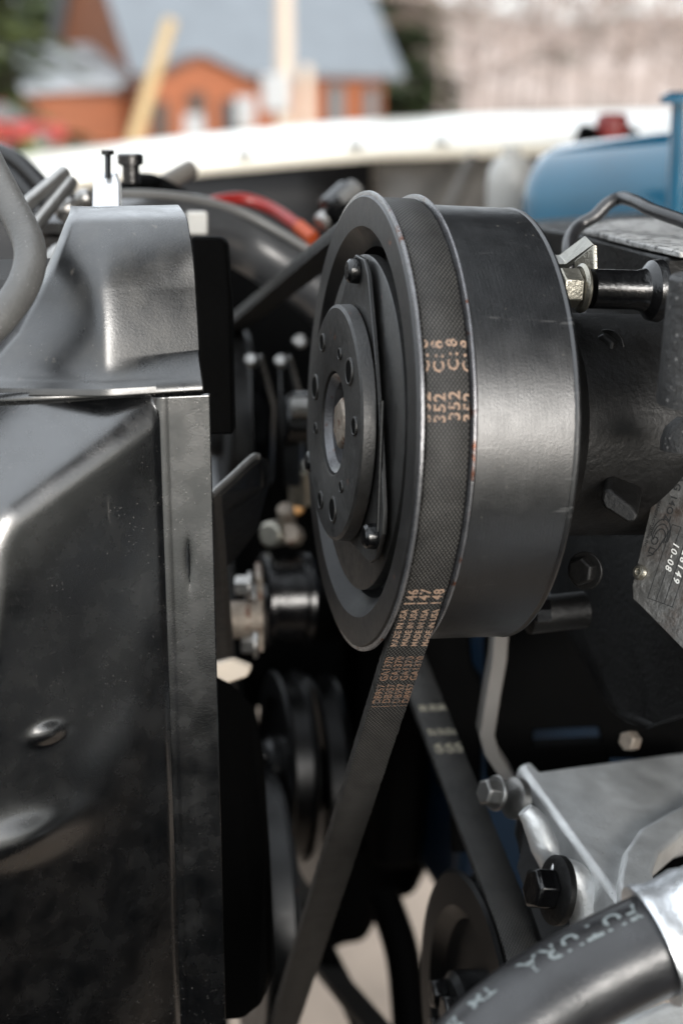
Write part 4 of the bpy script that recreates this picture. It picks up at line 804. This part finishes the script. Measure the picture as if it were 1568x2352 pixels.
# ------------------------------------------------------------------ lower right: strap, bracket, hose
t = thing('adjuster_strap', 'bent grey steel adjuster strap hanging below the compressor', 'strap', P(1150, 1800, 0.52))
ed = [(1152, 1440), (1146, 1520), (1132, 1600), (1118, 1690), (1130, 1735), (1160, 1780), (1185, 1830)]
mb = MB(); rings = []
for i, (u, v) in enumerate(ed):
    q = P(u, v, 0.52-0.006*i*0.6); rings.append([q-rgt*0.0028, q+rgt*0.0028, q+rgt*0.0028+V((0.002, 0.010, 0.0)), q-rgt*0.0028+V((0.002, 0.010, 0))])
mb.quad_strip(rings, True, True); mesh_obj('strap', mb, 'apron_grey', t, bevel=0.0006)
q = P(1142, 1822, 0.475); ax = P(1080, 1815, 0.47)-q
mb = MB(); mb.hexa(q, ax, 0.0046, 0.006); mb.lathe([(0, 0.0060), (0.0014, 0.0060)], q, ax, 24); mesh_obj('bolt', mb, 'steel', t, bevel=0.0004)
mb = MB(); mb.lathe([(0, 0.007), (0.003, 0.007), (0.004, 0.005)], P(1192, 1835, 0.48), ax, 24); mesh_obj('washer', mb, 'steel', t)
ab = thing('alternator_bracket', 'cast aluminium bracket plate with a curved raised arm', 'bracket', P(1400, 2100, 0.44))
n, hit = plane_frame(P(1190, 1752, 0.50), P(1640, 1745, 0.55), P(1450, 2095, 0.41))
pl = [(1190, 1754), (1218, 1745), (1240, 1768), (1640, 1715), (1700, 1760), (1700, 1870), (1568, 1905), (1515, 1950), (1500, 2000), (1512, 2070), (1460, 2110), (1440, 2095)]
mb = MB(); mb.prism([hit(u, v) for u, v in pl], -n*0.012); mesh_obj('plate', mb, 'aluminium', ab, bevel=0.0022, seg=4)
ar = [(1700, 1770), (1568, 1845), (1470, 1900), (1432, 1955), (1420, 2020), (1432, 2085), (1500, 2085), (1514, 2064), (1499, 2000), (1515, 1955), (1568, 1912), (1700, 1840)]
mb = MB(); mb.prism([hit(u, v, 0.003) for u, v in ar], -n*0.010); mesh_obj('arm', mb, 'aluminium', ab, bevel=0.0016, seg=4)
def ridge(pts, r, dp): 
    mb = MB(); mb.tube([P(u, v, dp) for u, v in pts], r, 14); mesh_obj('ridge', mb, 'aluminium', ab, smooth=60)
ridge([(1205, 1860), (1228, 1890), (1250, 1945), (1268, 2000)], [0.0026, 0.0040, 0.0045, 0.003], 0.445)
ridge([(1262, 1990), (1310, 2010), (1340, 2055), (1352, 2110), (1350, 2190)], [0.003, 0.0048, 0.0055, 0.006, 0.006], 0.435)
mb = MB(); mb.prism([P(1200, 1800, 0.49), P(1300, 1900, 0.47), P(1430, 2090, 0.43), P(1400, 2180, 0.43), P(1230, 2180, 0.45), P(1195, 2000, 0.46)], V((0.01, 0.03, -0.005))); mesh_obj('side_web', mb, 'cast_black', ab, bevel=0.003)
q = P(1285, 2045, 0.432); ax = P(1200, 2038, 0.428)-q
mb = MB(); mb.lathe([(0, 0.0105), (0.002, 0.0105), (0.003, 0.009)], q, ax, 36); mesh_obj('boss', mb, 'cast_black', ab)
mb = MB(); mb.hexa(q+ax.normalized()*0.003, ax, 0.0066, 0.0070, cup=False); mesh_obj('bolt', mb, 'black_gloss', ab, bevel=0.0006)
mb = MB(); mb.hexa(P(1455, 1702, 0.50), V((-0.8, -0.4, 0.3)), 0.0036, 0.005); solo('stud_nut', mb, 'rusty_steel', 'worn steel nut above the aluminium bracket plate', 'nut', bevel=0.0004)
mb = MB(); mb.prism([P(1480, 1930, 0.50), P(1700, 1800, 0.52), P(1700, 2150, 0.48), P(1480, 2120, 0.47)], V((0.003, 0.01, 0))); solo('alternator_case', mb, 'black_dull', 'black alternator casing seen through the bracket opening', 'alternator', bevel=0.002)
# printed hose with crimped ferrule
hs_ = thing('barrier_hose', 'thick black rubber hose printed FUTURA BARRIER with crimped silver ferrule', 'hose', P(1300, 2330, 0.345))
hp_ = [(930, 2640, 0.325), (1080, 2450, 0.33), (1200, 2340, 0.335), (1330, 2255, 0.34), (1470, 2185, 0.343), (1620, 2120, 0.346)]
mb = MB(); mb.tube([P(*k) for k in hp_], 0.0124, 48, sub=10); mesh_obj('tube', mb, 'hose_rubber', hs_, smooth=60)
path, TT = mb.path, mb.T
S = [0.0]
for i in range(1, len(path)): S.append(S[-1]+(path[i]-path[i-1]).length)
def hose_pos(s, ang, r):
    s = max(0, min(S[-1]-1e-6, s)); i = max(k for k in range(len(S)-1) if S[k] <= s); f = (s-S[i])/(S[i+1]-S[i])
    c = path[i].lerp(path[i+1], f); T_ = TT[i].lerp(TT[i+1], f).normalized()
    tw = (CAM-c); tw = (tw-T_*tw.dot(T_)).normalized(); sdv = T_.cross(tw)
    if sdv.z < 0: sdv = -sdv
    return c+(tw*math.cos(ang)+sdv*math.sin(ang))*r
def s_hose(u): return min(((abs(proj(hose_pos(S[-1]*k/400, 0.9, 0.0124))[0]-u)), S[-1]*k/400) for k in range(401))[1]
def htext(txt, s0, a0, size, sp):
    mb = MB(); add_text(mb, txt, size, lambda x, y: hose_pos(s0-x, a0-y/0.0124, 0.01246), sp); return mesh_obj('lettering', mb, 'hose_print', hs_)
s0 = s_hose(1462)
htext('FUTURA', s0, R_(56), 0.0072, 1.25); htext('TM', s0-0.0385, R_(56), 0.0045, 1.0); htext('BARRIER', s0-0.0475, R_(55), 0.0055, 1.1)
i0 = max(k for k in range(len(S)) if S[k] <= s_hose(1478)+0.001)
cF, dF = path[i0], TT[i0]
mb = MB(); mb.lathe([(0.0, 0.0126), (-0.0008, 0.0150), (0.0008, 0.0152), (0.0035, 0.0140), (0.008, 0.0143), (0.011, 0.0148), (0.014, 0.0141), (0.019, 0.0144), (0.023, 0.0150), (0.06, 0.0146)], cF, dF, 64); mesh_obj('ferrule', mb, 'ferrule', hs_, smooth=50)
mb = MB(); mb.prism([P(1300, 2420, 0.36), P(1420, 2345, 0.36), P(1530, 2300, 0.36), P(1700, 2290, 0.36), P(1700, 2500, 0.345), P(1300, 2520, 0.345)], V((0.0, 0.01, -0.01))); solo('hose_clamp_base', mb, 'aluminium', 'rough aluminium block under the printed hose', 'block', bevel=0.002)
for o in bpy.data.objects:
    if '_o' in o: del o['_o']
